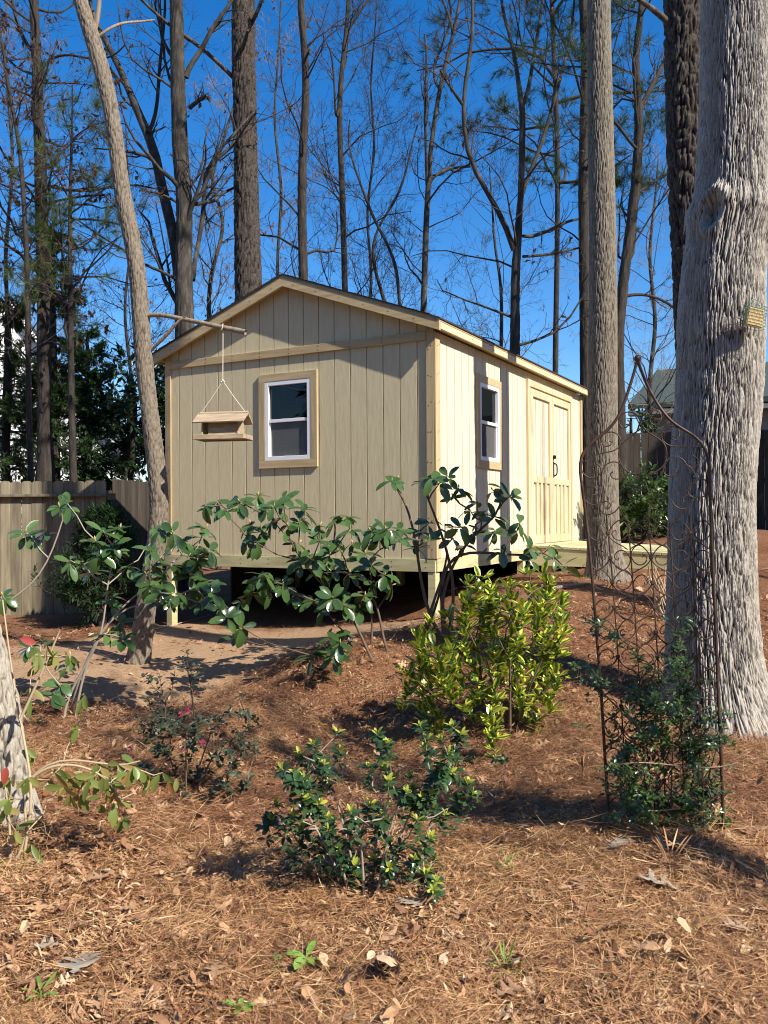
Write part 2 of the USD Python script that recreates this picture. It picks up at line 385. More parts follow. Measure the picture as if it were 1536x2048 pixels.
gx, gy = axis(-300, 300, (-3.2, 3.4), 0.03, 1.08), axis(-200, 500, (2.3, 8.5), 0.03, 1.06)
GX, GY = np.meshgrid(gx, gy)
GZ = ground_z(GX.ravel(), GY.ravel())
gi, gj = np.meshgrid(np.arange(len(gy) - 1), np.arange(len(gx) - 1), indexing='ij')
W_ = len(gx)
gf = np.stack([gi * W_ + gj, gi * W_ + gj + 1, (gi + 1) * W_ + gj + 1, (gi + 1) * W_ + gj], -1).reshape(-1, 4)
sm = sand_mask(GX.ravel(), GY.ravel())
mat('mulch', {'g': ('geometry', {}), 'uv': ('texture_coordinate', {}), 'sx': ('separate_xyz', {}),
              'n1': ('noise_texture', {'scale': 55.0, 'detail': 8.0, 'roughness': .7}), 'r1': ('rgb_ramp', {'ramp': [(.25, (.07, .032, .018)), (.45, (.17, .080, .042)), (.58, (.27, .145, .075)), (.75, (.40, .25, .14))]}),
              'n2': ('noise_texture', {'scale': 1.4, 'detail': 4.0}), 'r2': ('rgb_ramp', {'ramp': [(.3, (.75, .62, .55)), (.6, (1.0, 1.0, 1.0)), (.8, (1.12, 1.02, .9))]}), 'mm': ('mix_color', {'blend_type': 'multiply', 'fac': 1.0}),
              'n3': ('noise_texture', {'scale': 30.0, 'detail': 9.0, 'roughness': .75}), 'r3': ('rgb_ramp', {'ramp': [(.28, (.22, .13, .07)), (.5, (.37, .235, .135)), (.72, (.47, .32, .20))]}),
              'mx': ('mix_color', {}), 'b': ('bump', {'strength': .8, 'distance': .02}), 'p': ('principled_bsdf', {'roughness': .95, 'specular_ior_level': .1})},
    [('g.position', 'n1.vector'), ('g.position', 'n2.vector'), ('g.position', 'n3.vector'), ('n1.fac', 'r1.fac'), ('n2.fac', 'r2.fac'), ('r1.color', 'mm.a'), ('r2.color', 'mm.b'), ('n3.fac', 'r3.fac'),
     ('mm.result', 'mx.a'), ('r3.color', 'mx.b'), ('uv.UV', 'sx.vector'), ('sx.x', 'mx.fac'), ('mx.result', 'p.base_color'), ('n1.fac', 'b.height'), ('b.normal', 'p.normal')])
obj('ground', (np.stack([GX.ravel(), GY.ravel(), GZ], 1), gf), 'mulch', smooth=True, uv=np.stack([sm, sm * 0], 1), kind='structure')


def on_ground(px, py, Y0=None):
    """First ground point along the ray through a pixel."""
    Y = np.arange(2.2, 30, .02)
    q = np.array([P(px, py, y) for y in Y[::10]])
    z = ground_z(q[:, 0], q[:, 1])
    hit = np.nonzero(q[:, 2] < z)[0]
    k = hit[0] if len(hit) else len(q) - 1
    g0, g1 = q[k - 1, 2] - z[k - 1], q[k, 2] - z[k]
    w = g0 / (g0 - g1) if len(hit) else 1.0
    return drop(q[k - 1] + w * (q[k] - q[k - 1]))


def drop(p):
    p = np.array(p, float)
    p[2] = ground_z(p[0], p[1])[0]
    return p



def furrowed(name, ramp, lo, nscale, stretch, bump=.6):
    mat(name, {'g': ('geometry', {}), 'm': ('mapping', {'scale': (1, 1, stretch)}), 'n': ('noise_texture', {'scale': nscale, 'detail': 8.0, 'roughness': .7}), 'r': ('rgb_ramp', {'ramp': ramp}),
               'uv': ('texture_coordinate', {}), 'sx': ('separate_xyz', {}), 'mr': ('map_range', {'from_min': .15, 'from_max': .6}), 'mx': ('mix_color', {'a': lo}), 'b': ('bump', {'strength': bump, 'distance': .008}),
               'p': ('principled_bsdf', {'roughness': .92, 'specular_ior_level': .15})},
        [('g.position', 'm.vector'), ('m.vector', 'n.vector'), ('n.fac', 'r.fac'), ('uv.UV', 'sx.vector'), ('sx.x', 'mr.value'), ('mr.result', 'mx.fac'), ('r.color', 'mx.b'), ('mx.result', 'p.base_color'), ('n.fac', 'b.height'), ('b.normal', 'p.normal')])


furrowed('bark_oak_f', [(.28, (.23, .20, .165)), (.5, (.37, .335, .285)), (.7, (.47, .435, .38))], (.055, .042, .033), 70, .35)
furrowed('bark_tulip_f', [(.28, (.11, .09, .068)), (.5, (.20, .17, .13)), (.7, (.28, .245, .195))], (.06, .046, .034), 70, .3)
furrowed('bark_pine_f', [(.3, (.026, .019, .015)), (.5, (.060, .047, .038)), (.7, (.12, .10, .085))], (.015, .011, .009), 45, .6)
furrowed('bark_pale_f', [(.28, (.20, .175, .135)), (.5, (.33, .295, .235)), (.7, (.43, .39, .32))], (.11, .085, .062), 50, .4)
furrowed('bark_brown_f', [(.28, (.11, .085, .06)), (.5, (.19, .155, .115)), (.7, (.28, .235, .18))], (.085, .064, .045), 70, .3)
# ------------------------------------------------------------------ the shed (local x right along the gable front, y back along the side, z up from the skirt's lower edge)
YAW = 0.4953
SC = np.array([0.534, 8.938, CAMZ - 0.564])
W, L, HW = 3.66, 5.53, 2.50
APEX, EAVE = 3.315, 2.605      # roof surface heights
SLOPE = (APEX - EAVE) / (W / 2 + .11)
shed = thing('garden_shed', 'new tan wooden shed with gable roof standing on short posts', 'shed', SC, -YAW)
exs, eys = np.array([math.cos(YAW), -math.sin(YAW), 0]), np.array([math.sin(YAW), math.cos(YAW), 0])


def S(x, y, z):
    return SC + exs * x + eys * y + np.array([0, 0, z])


def roof_under(x):
    return APEX - .035 - SLOPE * abs(x + W / 2)


def prism_y(poly, y0, y1):
    """Extrudes an xz polygon from y0 to y1."""
    m = trimesh.creation.extrude_polygon(poly, y1 - y0, engine='earcut')
    v = m.vertices
    return trimesh.Trimesh(np.stack([v[:, 0], y1 - v[:, 2], v[:, 1]], 1), m.faces, process=False)


def prism_x(poly, x0, x1):
    """Extrudes a yz polygon from x0 to x1."""
    m = trimesh.creation.extrude_polygon(poly, x1 - x0, engine='earcut')
    v = m.vertices
    return trimesh.Trimesh(np.stack([x0 + v[:, 2], v[:, 0], v[:, 1]], 1), m.faces, process=False)


g = Geo()   # backing shells behind the boards
win_f = (-2.234 + .089, -1.434 - .089, 1.142 + .089, 2.225 - .089)
win_s = (1.11 + .089, 1.91 - .089, 1.138 + .089, 2.22 - .089)
shell_f = sbox(-W + .01, .137, -.01, HW).union(Polygon([(-W + .01, HW), (-.01, HW), (-W / 2, APEX - .06)])).difference(sbox(win_f[0], win_f[2], win_f[1], win_f[3]))
g.mesh(prism_y(shell_f, .009, .07))
fw = obj('front_wall', g, 'groove_pine', shed)
k_edges = [-W] + sorted(-(.20 + .2032 * k) for k in range(17)) + [0]
for x0, x1 in zip(k_edges[:-1], k_edges[1:]):
    a, b = x0 + .006 * (x0 > -W), x1 - .006 * (x1 < 0)
    for z0, z1 in ((.137, 2.415), (2.485, None)):
        if z1 is None:
            if max(roof_under(a), roof_under(b)) < z0 + .02:
                continue
            ps = [(a, z0), (b, z0), (b, max(roof_under(b), z0 + .002)), (a, max(roof_under(a), z0 + .002))]
            if a < -W / 2 < b:
                ps.insert(3, (-W / 2, roof_under(-W / 2)))
            poly = Polygon(ps)
        else:
            poly = sbox(a, z0, b, z1).difference(sbox(win_f[0] - .03, win_f[2] - .03, win_f[1] + .03, win_f[3] + .03))
        for q in getattr(poly, 'geoms', [poly]):
            if q.area > 1e-4:
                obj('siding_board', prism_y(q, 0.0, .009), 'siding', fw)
g = Geo()
shell_s = sbox(.01, .137, L - .01, HW).difference(sbox(win_s[0], win_s[2], win_s[1], win_s[3]))
g.mesh(prism_x(shell_s, -.07, -.009))
sw = obj('side_wall', g, 'groove_pine', shed)
DY0, DY1, DZ0, DZ1 = 2.97, 4.82, .20, 2.29
te = [0] + [.2032 * k + .1 for k in range(1, 27)] + [L]
for y0, y1 in zip(te[:-1], te[1:]):
    a, b = y0 + .006, y1 - .006
    poly = sbox(a, .137, b, HW).difference(sbox(win_s[0] - .03, win_s[2] - .03, win_s[1] + .03, win_s[3] + .03)).difference(sbox(DY0 - .02, DZ0, DY1 + .02, DZ1 + .02))
    for q in getattr(poly, 'geoms', [poly]):
        if q.area > 1e-4:
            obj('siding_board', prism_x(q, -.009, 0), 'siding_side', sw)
obj('back_wall', prism_y(shell_f.union(sbox(win_f[0], win_f[2], win_f[1], win_f[3])), L - .07, L), 'siding', shed)
obj('side_wall', bx(-W, -W + .06, .07, L - .07, .137, HW), 'siding_side', shed)
obj('floor', bx(-W + .03, -.03, .03, L - .03, .05, .17), 'dark_inside', shed)
# trim: 2x4 boards 30 mm proud
TH = .024
obj('skirt_board', cbx(-W - TH, 0, -TH + .004, 0.013, .0, .134), 'treated_wood', shed)
obj('skirt_board', cbx(-.013, TH - .006, .0, L, .0, .134), 'treated_wood', shed)
obj('frieze_board', cbx(-W + .0905, -.0905, -TH - .002, -.001, 2.412, 2.502), 'trim_pine_flat', shed)
obj('corner_board', cbx(-.0885, -.0015, -TH, -.001, .1365, 2.72 - .09), 'trim_pine', shed)
obj('corner_board', cbx(-W + .0005, -W + .0885, -TH, -.001, .1365, 2.59), 'trim_pine', shed)
obj('corner_board', cbx(.001, TH, -TH, .088, .1365, 2.49), 'trim_pine', shed)
obj('corner_board', cbx(.001, TH, L - .088, L, .1365, 2.49), 'trim_pine', shed)
# roof
g = Geo(); gs = Geo()
OV, OVE = .115, .11
for s in (1, -1):
    xc = -W / 2
    for (t0, t1, geo, ov) in ((-.034, -.010, g, OV), (-.0095, 0.006, gs, OV + .012)):
        e = W / 2 + OVE + (.012 if geo is gs else 0)
        pts = [(xc, APEX + t0), (xc + s * e, APEX + t0 - SLOPE * e), (xc + s * e, APEX + t1 - SLOPE * e), (xc, APEX + t1)]
        geo.mesh(prism_y(Polygon(pts), -ov, L + ov))
roof = obj('roof', g, 'trim_pine', shed)
obj('shingle_layer', gs, 'shingle', roof)
# rows of shingles: each course a thin proud sheet
for s in (1, -1):
    for c in range(14):
        d0, d1 = .02 + c * .14, .02 + (c + 1) * .14 - .002
        if d1 > W / 2 + OVE:
            break
        xa, xb = -W / 2 + s * d0, -W / 2 + s * d1
        za, zb = APEX + .0075 - SLOPE * d0, APEX + .0135 - SLOPE * d1
        obj('shingle_row', prism_y(Polygon([(xa, za), (xb, zb - .004), (xb, zb), (xa, za + .002)]), -OV - .014, L + OV + .014), 'shingle', roof)
for s in (1, -1):
    e = W / 2 + OVE
    pts = [(-W / 2 + s * .001, APEX - .036), (-W / 2 + s * e, APEX - .036 - SLOPE * e), (-W / 2 + s * e, APEX - .036 - SLOPE * e - .092), (-W / 2 + s * .001, APEX - .036 - .096)]
    obj('rake_board', prism_y(Polygon(pts), -OV - .003, -OV + .032), 'trim_pine_flat', shed)
    obj('rake_board', prism_y(Polygon(pts), L + OV - .032, L + OV + .003), 'trim_pine_flat', shed)
    inner = [(-W / 2 + s * .02, APEX - .0365), (-W / 2 + s * (e - .03), APEX - .0365 - SLOPE * (e - .03)), (-W / 2 + s * (e - .03), APEX - .05 - SLOPE * (e - .03)), (-W / 2 + s * .02, APEX - .05)]
    obj('rake_soffit', prism_y(Polygon(inner), -OV + .033, .013), 'trim_pine_flat', shed)
zf = EAVE - .036 - .004
obj('fascia_board', cbx(OVE - .024, OVE + .003, -OV + .034, L + OV - .034, zf - .072, zf), 'door_pine', shed)
obj('fascia_board', cbx(-W - OVE - .003, -W - OVE + .024, -OV + .034, L + OV - .034, zf - .072, zf), 'trim_pine', shed)
obj('eave_soffit', bx(.001, OVE - .025, -OV + .036, L + OV - .036, zf - .05, zf - .038), 'trim_pine', shed)
obj('eave_soffit', bx(-W - OVE + .025, -W - .001, -OV + .036, L + OV - .036, zf - .05, zf - .038), 'trim_pine', shed)


def window(parent, o, du, w, h, dn, label):
    """o: lower left corner of the trim, du along the wall, dn outward, in shed axes."""
    o, du, dn = np.array(o, float), np.array(du, float), np.array(dn, float)
    dz = np.array([0, 0, 1.0])

    def pc(name, u0, u1, z0, z1, n0, n1, m, par, c=.002):
        b = cbx(u0, u1, z0, z1, n0, n1, c)
        v = o + b.vertices[:, :1] * du + b.vertices[:, 1:2] * dz + b.vertices[:, 2:] * dn
        f = b.faces if np.dot(np.cross(du, dz), dn) > 0 else b.faces[:, ::-1]
        return obj(name, (v, f), m, par)
    t = .089
    win = pc('window', t, w - t, t, h - t, -.068, -.06, 'dark_inside', parent)   # box behind the panes, far inside
    win.SetCustomDataByKey('label', label)
    stage.RemovePrim(win.GetPath())
    win = pc('window', t + .001, t + .046, t + .001, h - t - .001, -.05, .021, 'vinyl', parent)
    win.SetCustomDataByKey('label', label)
    pc('frame_stile', w - t - .046, w - t - .001, t + .001, h - t - .001, -.05, .021, 'vinyl', win)
    pc('frame_rail', t + .0465, w - t - .0465, h - t - .046, h - t - .001, -.05, .0208, 'vinyl', win)
    pc('frame_rail', t + .0465, w - t - .0465, t + .001, t + .046, -.05, .0208, 'vinyl', win)
    zm = h * .5
    pc('meeting_rail', t + .047, w - t - .047, zm - .018, zm + .018, -.03, .012, 'vinyl', win)
    pc('sash_stile', t + .047, t + .062, t + .047, zm - .019, -.04, .000, 'vinyl', win)
    pc('sash_stile', w - t - .062, w - t - .047, t + .047, zm - .019, -.04, .000, 'vinyl', win)

    def pane(name, z0, z1, n, m):
        q = [o + du * u + dz * z + dn * n for u, z in ((t + .04, z0), (w - t - .04, z0), (w - t - .04, z1), (t + .04, z1))]
        return obj(name, (np.array(q), np.array([[0, 1, 2], [0, 2, 3]])), m, win)
    pane('pane', zm, h - t - .03, -.016, 'glass')
    pane('pane', t + .03, zm, -.030, 'glass')
    pane('insect_screen', t + .03, zm, -.010, 'insect_screen')
    pc('window_trim', 0, w, h - t + .0005, h, .001, TH, 'trim_pine_flat', win)
    pc('window_trim', 0, w, 0, t - .0005, .001, TH, 'trim_pine_flat', win)
    pc('window_trim', 0, t - .0005, t, h - t, .001, TH, 'trim_pine', win)
    pc('window_trim', w - t + .0005, w, t, h - t, .001, TH, 'trim_pine', win)


window(shed, (-2.234, 0, 1.142), (1, 0, 0), .80, 1.083, (0, -1, 0), 'white window in the gable front')
window(shed, (0, 1.11, 1.138), (0, 1, 0), .80, 1.083, (1, 0, 0), 'white window in the sunlit side wall')
# double door: a casing round two leaves with a flush upper panel, mid rail and three battens below
obj('door_casing', cbx(.001, .036, DY0 - .11, DY0 - .022, .1365, 2.40), 'door_pine', shed)
obj('door_casing', cbx(.001, .036, DY1 + .022, DY1 + .10, .1365, 2.40), 'door_pine', shed)
obj('door_casing', cbx(.001, .034, DY0 - .0215, DY1 + .0215, 2.312, 2.40), 'door_pine', shed)
mid = (DY0 + DY1) / 2
for n, (a, b) in enumerate(((DY0, mid - .003), (mid + .003, DY1))):
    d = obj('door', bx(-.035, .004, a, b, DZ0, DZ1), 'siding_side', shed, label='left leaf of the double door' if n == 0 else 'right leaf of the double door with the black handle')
    s_ = .095
    obj('door_stile', cbx(.005, .032, a + .001, a + s_, DZ0, DZ1), 'door_pine', d)
    obj('door_stile', cbx(.005, .032, b - s_, b - .001, DZ0, DZ1), 'door_pine', d)
    for z0, z1 in ((DZ0, DZ0 + .12), (1.03, 1.12), (DZ1 - .10, DZ1)):
        obj('door_rail', cbx(.005, .0315, a + s_ + .0005, b - s_ - .0005, z0, z1), 'door_pine', d)
    inner = (b - a - 2 * s_)
    for k in (1, 2, 3):
        c = a + s_ + inner * k / 4
        obj('door_batten', cbx(.005, .029, c - .042, c + .042, DZ0 + .1205, 1.0295), 'door_pine', d)
    for k in range(1, 4):
        obj('panel_groove', bx(.0045, .009, a + s_ + inner * k / 4 - .003, a + s_ + inner * k / 4 + .003, 1.1205, DZ1 - .1005), 'trim_pine', d)
    if n == 1:
        c = a + .048
        lock = trimesh.creation.cylinder(.028, .03, sections=20, transform=trimesh.transformations.rotation_matrix(np.pi / 2, [0, 1, 0]))
        lock.apply_translation([.048, c, 1.42]); hd = Geo().mesh(lock)
        hd.add(*tubes(smooth_line([(.033, c, 1.33), (.075, c, 1.31), (.085, c, 1.24), (.075, c, 1.17), (.033, c, 1.15)], 14), .010, 8, True))
        hd.mesh(cbx(.032, .040, c - .02, c + .02, 1.13, 1.36))
        obj('door_handle', hd, 'black_metal', d)
for x, y in ((-.045, .045), (-W + .045, .045), (-.045, 2.75), (-.045, L - .05), (-W + .045, L - .05), (-W / 2, 2.75), (-W + .045, 2.75)):
    gz = ground_z(*S(x, y, 0)[:2])[0] - SC[2] - .25
    obj('foundation_post', cbx(x - .0445, x + .0445, y - .0445 + (-.012 if y < .1 else 0), y + .0445, gz, -.001, .004), 'treated_wood', shed)
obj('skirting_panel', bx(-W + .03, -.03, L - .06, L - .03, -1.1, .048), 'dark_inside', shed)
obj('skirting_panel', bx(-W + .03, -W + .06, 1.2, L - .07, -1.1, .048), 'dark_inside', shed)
for k in range(9):
    y = .3 + k * .6
    obj('floor_joist', bx(-W + .05, -.05, y, y + .038, -.0005, .049), 'treated_wood', shed)
nails = Geo()
def nail(x, y, z, ax):
    m = trimesh.creation.cylinder(.0055, .004, sections=6)
    if ax == 'y':
        m.apply_transform(trimesh.transformations.rotation_matrix(np.pi / 2, [1, 0, 0]))
    else:
        m.apply_transform(trimesh.transformations.rotation_matrix(np.pi / 2, [0, 1, 0]))
    m.apply_translation([x, y, z]); nails.mesh(m)
rn = np.random.default_rng(7)
for z in np.arange(.25, 2.4, .3):
    for x in (-.065, -.03, -W + .03, -W + .06):
        nail(x + rn.normal(0, .004), -TH, z + rn.normal(0, .02), 'y')
    nail(TH, .02 + rn.normal(0, .004), z, 'x'); nail(TH, .06 + rn.normal(0, .004), z + .02, 'x')
for x in np.arange(-W + .25, -.2, .4):
    nail(x, -TH - .002, 2.435, 'y'); nail(x, -TH - .002, 2.48, 'y'); nail(x + .1, -TH + .004, .045, 'y'); nail(x + .1, -TH + .004, .10, 'y')
for s_ in (1, -1):
    for d in np.arange(.15, 1.9, .3):
        nail(-W / 2 + s_ * d, -OV - .003, APEX - .085 - SLOPE * d, 'y')
obj('nail_heads', nails, 'black_metal', shed, kind='stuff')
# ------------------------------------------------------------------ entrance ramp
ramp = thing('entrance_ramp', 'low plank ramp rising to the double door of the shed', 'ramp', SC, -YAW)
RX = 2.15


def rz(x):
    return .165 - .082 * x / 1.74


n = 19
for k in range(n):
    x0, x1 = .04 + RX * k / n, .04 + RX * (k + 1) / n - .006
    b = cbx(x0, x1, 2.80, 4.98, 0, .034, .003)
    b.vertices[:, 2] += np.array([rz(x) for x in b.vertices[:, 0]])
    obj('plank', b, 'treated_wood', ramp)
for y in (2.81, 3.85, 4.93):
    pts = [(.04, rz(0.04) - .003), (RX, rz(RX) - .003), (RX, rz(RX) - .16), (.04, rz(.04) - .235)]
    obj('side_board', prism_y(Polygon(pts), y, y + .038), 'treated_wood', ramp)
for x, y in ((.3, 2.90), (1.5, 2.90), (.3, 4.88), (1.5, 4.88)):
    gz = ground_z(*S(x, y, 0)[:2])[0] - SC[2] - .2
    obj('ramp_post', cbx(x - .044, x + .044, y - .044, y + .044, gz, rz(x) - .05), 'treated_wood', ramp)
# ------------------------------------------------------------------ fences
def fence(name, label, A, B, height, matn, seed, ledge=None, step=.147, z_at=None, ear=True):
    """Dog-eared picket fence from A to B (xy)."""
    r = np.random.default_rng(seed)
    A, B = np.array(A, float), np.array(B, float)
    d = unit(B - A); nrm = np.array([d[1], -d[0]]); Ln = np.linalg.norm(B - A)
    base = np.array([*A, 0.0])
    t = thing(name, label, 'fence', base)
    n = int(Ln / step)
    R = np.array([[d[0], -nrm[0], 0], [d[1], -nrm[1], 0], [0, 0, 1]])   # local x along, y back
    for k in range(n):
        x0 = k * step + r.uniform(.0005, .003); x1 = (k + 1) * step - r.uniform(.0005, .005)
        g0 = ground_z(*(A + d * (x0 + x1) / 2))[0] - .05
        top = (z_at if z_at is not None else g0 + .05 + height) + r.uniform(-.006, .006)
        e = .028
        prof = Polygon([(x0, g0), (x1, g0), (x1, top - e), (x1 - e, top), (x0 + e, top), (x0, top - e)]) if ear else sbox(x0, g0, x1, top)
        m = trimesh.creation.extrude_polygon(prof, .017, engine='earcut')
        v = np.stack([m.vertices[:, 0], .017 - m.vertices[:, 2] + r.uniform(-.004, .004), m.vertices[:, 1]], 1)
        obj('picket', (v @ R.T, m.faces), matn, t)
    ref = (z_at if z_at is not None else ground_z(*A)[0] + height)
    for dz in (.22, height / 2, height - .25):
        b = bx(-.02, Ln, .024, .062, ref - dz - .045, ref - dz + .045)
        obj('rail', (b.vertices @ R.T, b.faces), matn, t)
    if ledge:
        b = cbx(-.05, n * step + .04, -.075, -.007, ref - ledge - .019, ref - ledge + .019)
        obj('ledge', (b.vertices @ R.T, b.faces), matn, t, label='narrow board along the front of the pickets')
    return t


zt = P(110, 962, 12.0)[2]
fence('picket_fence', 'weathered grey dog-eared picket fence with a front ledge, at the left edge', P(-130, 0, 12.0)[:2], P(224, 0, 12.0)[:2], 1.85, 'fence_wood', 1, ledge=.20, z_at=zt)
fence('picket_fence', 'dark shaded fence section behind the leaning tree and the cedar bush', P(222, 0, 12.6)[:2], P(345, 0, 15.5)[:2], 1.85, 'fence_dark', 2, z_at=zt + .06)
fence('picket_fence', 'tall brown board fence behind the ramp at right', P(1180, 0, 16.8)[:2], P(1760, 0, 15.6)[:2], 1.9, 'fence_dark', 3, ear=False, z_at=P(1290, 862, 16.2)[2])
fence('picket_fence', 'far fence hidden mostly behind the shed', P(350, 0, 15.6)[:2], P(760, 0, 19)[:2], 1.85, 'fence_dark', 4, z_at=zt + .15) if False else None


# ------------------------------------------------------------------ houses beyond the fences
def poly_face(pts):
    p = np.array(pts, float)
    return p, np.array([[0, i, i + 1] for i in range(1, len(p) - 1)])


def gable_house(name, label, cat, C, rot, w, d, hw, hr, wall, roofm, windows, over=.35, porch=None):
    """Gable end faces local -y."""
    t = thing(name, label, cat, C, rot)
    prof = Polygon([(-w / 2, -1), (w / 2, -1), (w / 2, hw), (0, hr), (-w / 2, hw)])
    wl = obj('wall', prism_y(prof, 0, d), wall, t)
    nrow = int((hr + .5) / .2)
    for k in range(nrow):    # lap siding on the gable end
        z0 = -.5 + k * .2; z1 = z0 + .2
        hx = w / 2 if z1 < hw else w / 2 * max(0, (hr - z1) / (hr - hw))
        if hx < .1:
            break
        b = trimesh.Trimesh(np.array([[-hx, -.004, z1], [hx, -.004, z1], [hx, -.022, z0 + .002], [-hx, -.022, z0 + .002], [hx, -.001, z0 + .002], [-hx, -.001, z0 + .002]]), [[0, 3, 2], [0, 2, 1], [3, 5, 4], [3, 4, 2]], process=False)
        obj('siding_lap', b, wall, wl)
    sl = (hr - hw) / (w / 2)
    for s in (1, -1):
        e = w / 2 + over
        pts = [(0, hr + .02), (s * e, hr + .02 - sl * e), (s * e, hr + .16 - sl * e), (0, hr + .17)]
        obj('roof', prism_y(Polygon(pts), -over, d + over), roofm, t)
        pts = [(s * .003, hr + .012), (s * e, hr + .012 - sl * e), (s * e, hr - .17 - sl * e), (s * .003, hr - .19)]
        obj('rake_trim', prism_y(Polygon(pts), -over + .02, -over + .06), 'white_paint' if wall == 'white_paint' else wall, t)
    for x0, x1, z0, z1 in windows:
        f = obj('window', prism_y(sbox(x0, z0, x1, z1).difference(sbox(x0 + .07, z0 + .07, x1 - .07, z1 - .07)), -.06, -.024), 'white_paint', t)
        obj('pane', bx(x0 + .07, x1 - .07, -.035, -.026, z0 + .07, z1 - .07), 'dark_glass', f)
        obj('muntin', bx(x0 + .07, x1 - .07, -.05, -.036, (z0 + z1) / 2 - .02, (z0 + z1) / 2 + .02), 'white_paint', f)
    return t


c = P(20, 1036, 27); c[2] = .6
gable_house('white_house', 'white house with lap siding showing between the evergreens at left', 'house', c, .5, 7.2, 9, 2.9, 7.8, 'white_paint', 'shingle', [(-1.2, 0, 3.0, 4.3), (-2.3, -1.4, .8, 2.2)])
c = P(188, 1036, 25.0); c[2] = .6
gable_house('white_porch', 'small white gabled porch beside the white house', 'porch', c, .42, 1.75, 4, 1.55, 2.45, 'white_paint', 'shingle', [(-.62, .42, .0, 1.3)], over=.22)
th_ = -2.0
corner = P(1292, 1036, 24.0)
c = np.array([corner[0] - 6 * math.cos(th_), corner[1] - 6 * math.sin(th_), 1.4])
gh = gable_house('grey_house', 'grey house with dark green roof behind the right fence, beside the big oak', 'house', c, th_, 12, 11, 3.25, 5.05, 'grey_siding', 'roof_green', [], over=.4)
wf = obj('window', bx(6.002, 6.05, 1.5, 2.6, 1.2, 2.6), 'white_paint', gh)
obj('pane', bx(6.051, 6.056, 1.58, 2.52, 1.28, 2.52), 'dark_glass', wf)
obj('eave_trim', bx(6.02, 6.42, -.4, 11.4, 2.98, 3.10), 'grey_siding', gh)
# ------------------------------------------------------------------ trees
def trunk_mesh(pts, rad, sides=16, rings=80, furrow=0.0, wave=0.0, seed=0, kz=0.16, kt=26.0, fn=None, warp=1.1):
    """Tapered trunk along pts; furrow = depth of the bark ridges in metres (real geometry)."""
    line = smooth_line(np.c_[pts, rad], rings)
    c, r = line[:, :3], np.maximum(line[:, 3], .004)
    t = unit(np.gradient(c, axis=0)); a = unit(np.cross(t, [0, 1.0, 0.02])); b = np.cross(t, a)
    th = np.arange(sides) * 2 * np.pi / sides
    s = np.r_[0, np.cumsum(np.linalg.norm(np.diff(c, axis=0), axis=1))]
    R = np.repeat(r[:, None], sides, 1)
    TH, SS = np.meshgrid(th, s)
    if wave:
        q = np.stack([np.cos(TH) * 1.2, np.sin(TH) * 1.2, SS * 1.6], -1)
        R = R * (1 + wave * (meshkit.fbm(q, 2, seed) - .5) * 2)
    H = np.ones_like(R)
    if furrow:
        rm = r.mean()
        q = np.stack([np.cos(TH) * rm * kt, np.sin(TH) * rm * kt, SS * kt * kz], -1)
        w = meshkit.fbm(q * .35, 2, seed + 3)[..., None] - .5
        q = q + w * warp
        d1 = np.abs(2 * meshkit.noise(q, seed + 1) - 1)                    # 0 along the furrow lines
        d2 = np.abs(2 * meshkit.noise(q * np.array([2.0, 2.0, 3.4]) + 7, seed + 2) - 1)
        H = np.clip(d1 / .34, 0, 1) ** .7 * (.55 + .45 * np.clip(d2 / .22, 0, 1))
        rough = meshkit.fbm(q * np.array([1.3, 1.3, 3.2]) + 3, 3, seed + 5) - .5
        H = np.clip(H + rough * .4, 0, 1)
        R = R + furrow * (H - .6) + furrow * .3 * (d1 - .4) + furrow * .45 * rough
    if fn is not None:
        R = R + fn(TH, SS, c)
    v = c[:, None] + R[..., None] * (np.cos(TH)[..., None] * a[:, None] + np.sin(TH)[..., None] * b[:, None])
    i, j = np.meshgrid(np.arange(rings - 1), np.arange(sides), indexing='ij')
    f = np.stack([i * sides + j, i * sides + (j + 1) % sides, (i + 1) * sides + (j + 1) % sides, (i + 1) * sides + j], -1).reshape(-1, 4)
    TRUNK_UV.clear(); TRUNK_UV.append(np.stack([H.ravel(), H.ravel() * 0], 1))
    return v.reshape(-1, 3), np.vstack([f[:, [0, 1, 2]], f[:, [0, 2, 3]]])


TRUNK_UV = []


def rotate_off(d, ang, az):
    """Directions d turned by ang about random sides az."""
    ref = np.where(np.abs(d[:, 2:]) < .9, np.array([0, 0, 1.0]), np.array([1.0, 0, 0]))
    a = unit(np.cross(d, ref)); b = np.cross(d, a)
    return unit(d * np.cos(ang)[:, None] + (a * np.cos(az)[:, None] + b * np.sin(az)[:, None]) * np.sin(ang)[:, None])


def polyl(p0, d, Ln, r0, rng, K=6, wig=.22, trop=.12, taper=.3):
    N = len(p0)
    pts = np.zeros((N, K, 3)); pts[:, 0] = p0; dd = d.copy()
    for k in range(1, K):
        dd = unit(dd + rng.normal(0, wig, (N, 3)) + np.array([0, 0, trop]))
        pts[:, k] = pts[:, k - 1] + dd * (Ln / (K - 1))[:, None]
    rad = r0[:, None] * np.linspace(1, taper, K)[None]
    return pts, rad


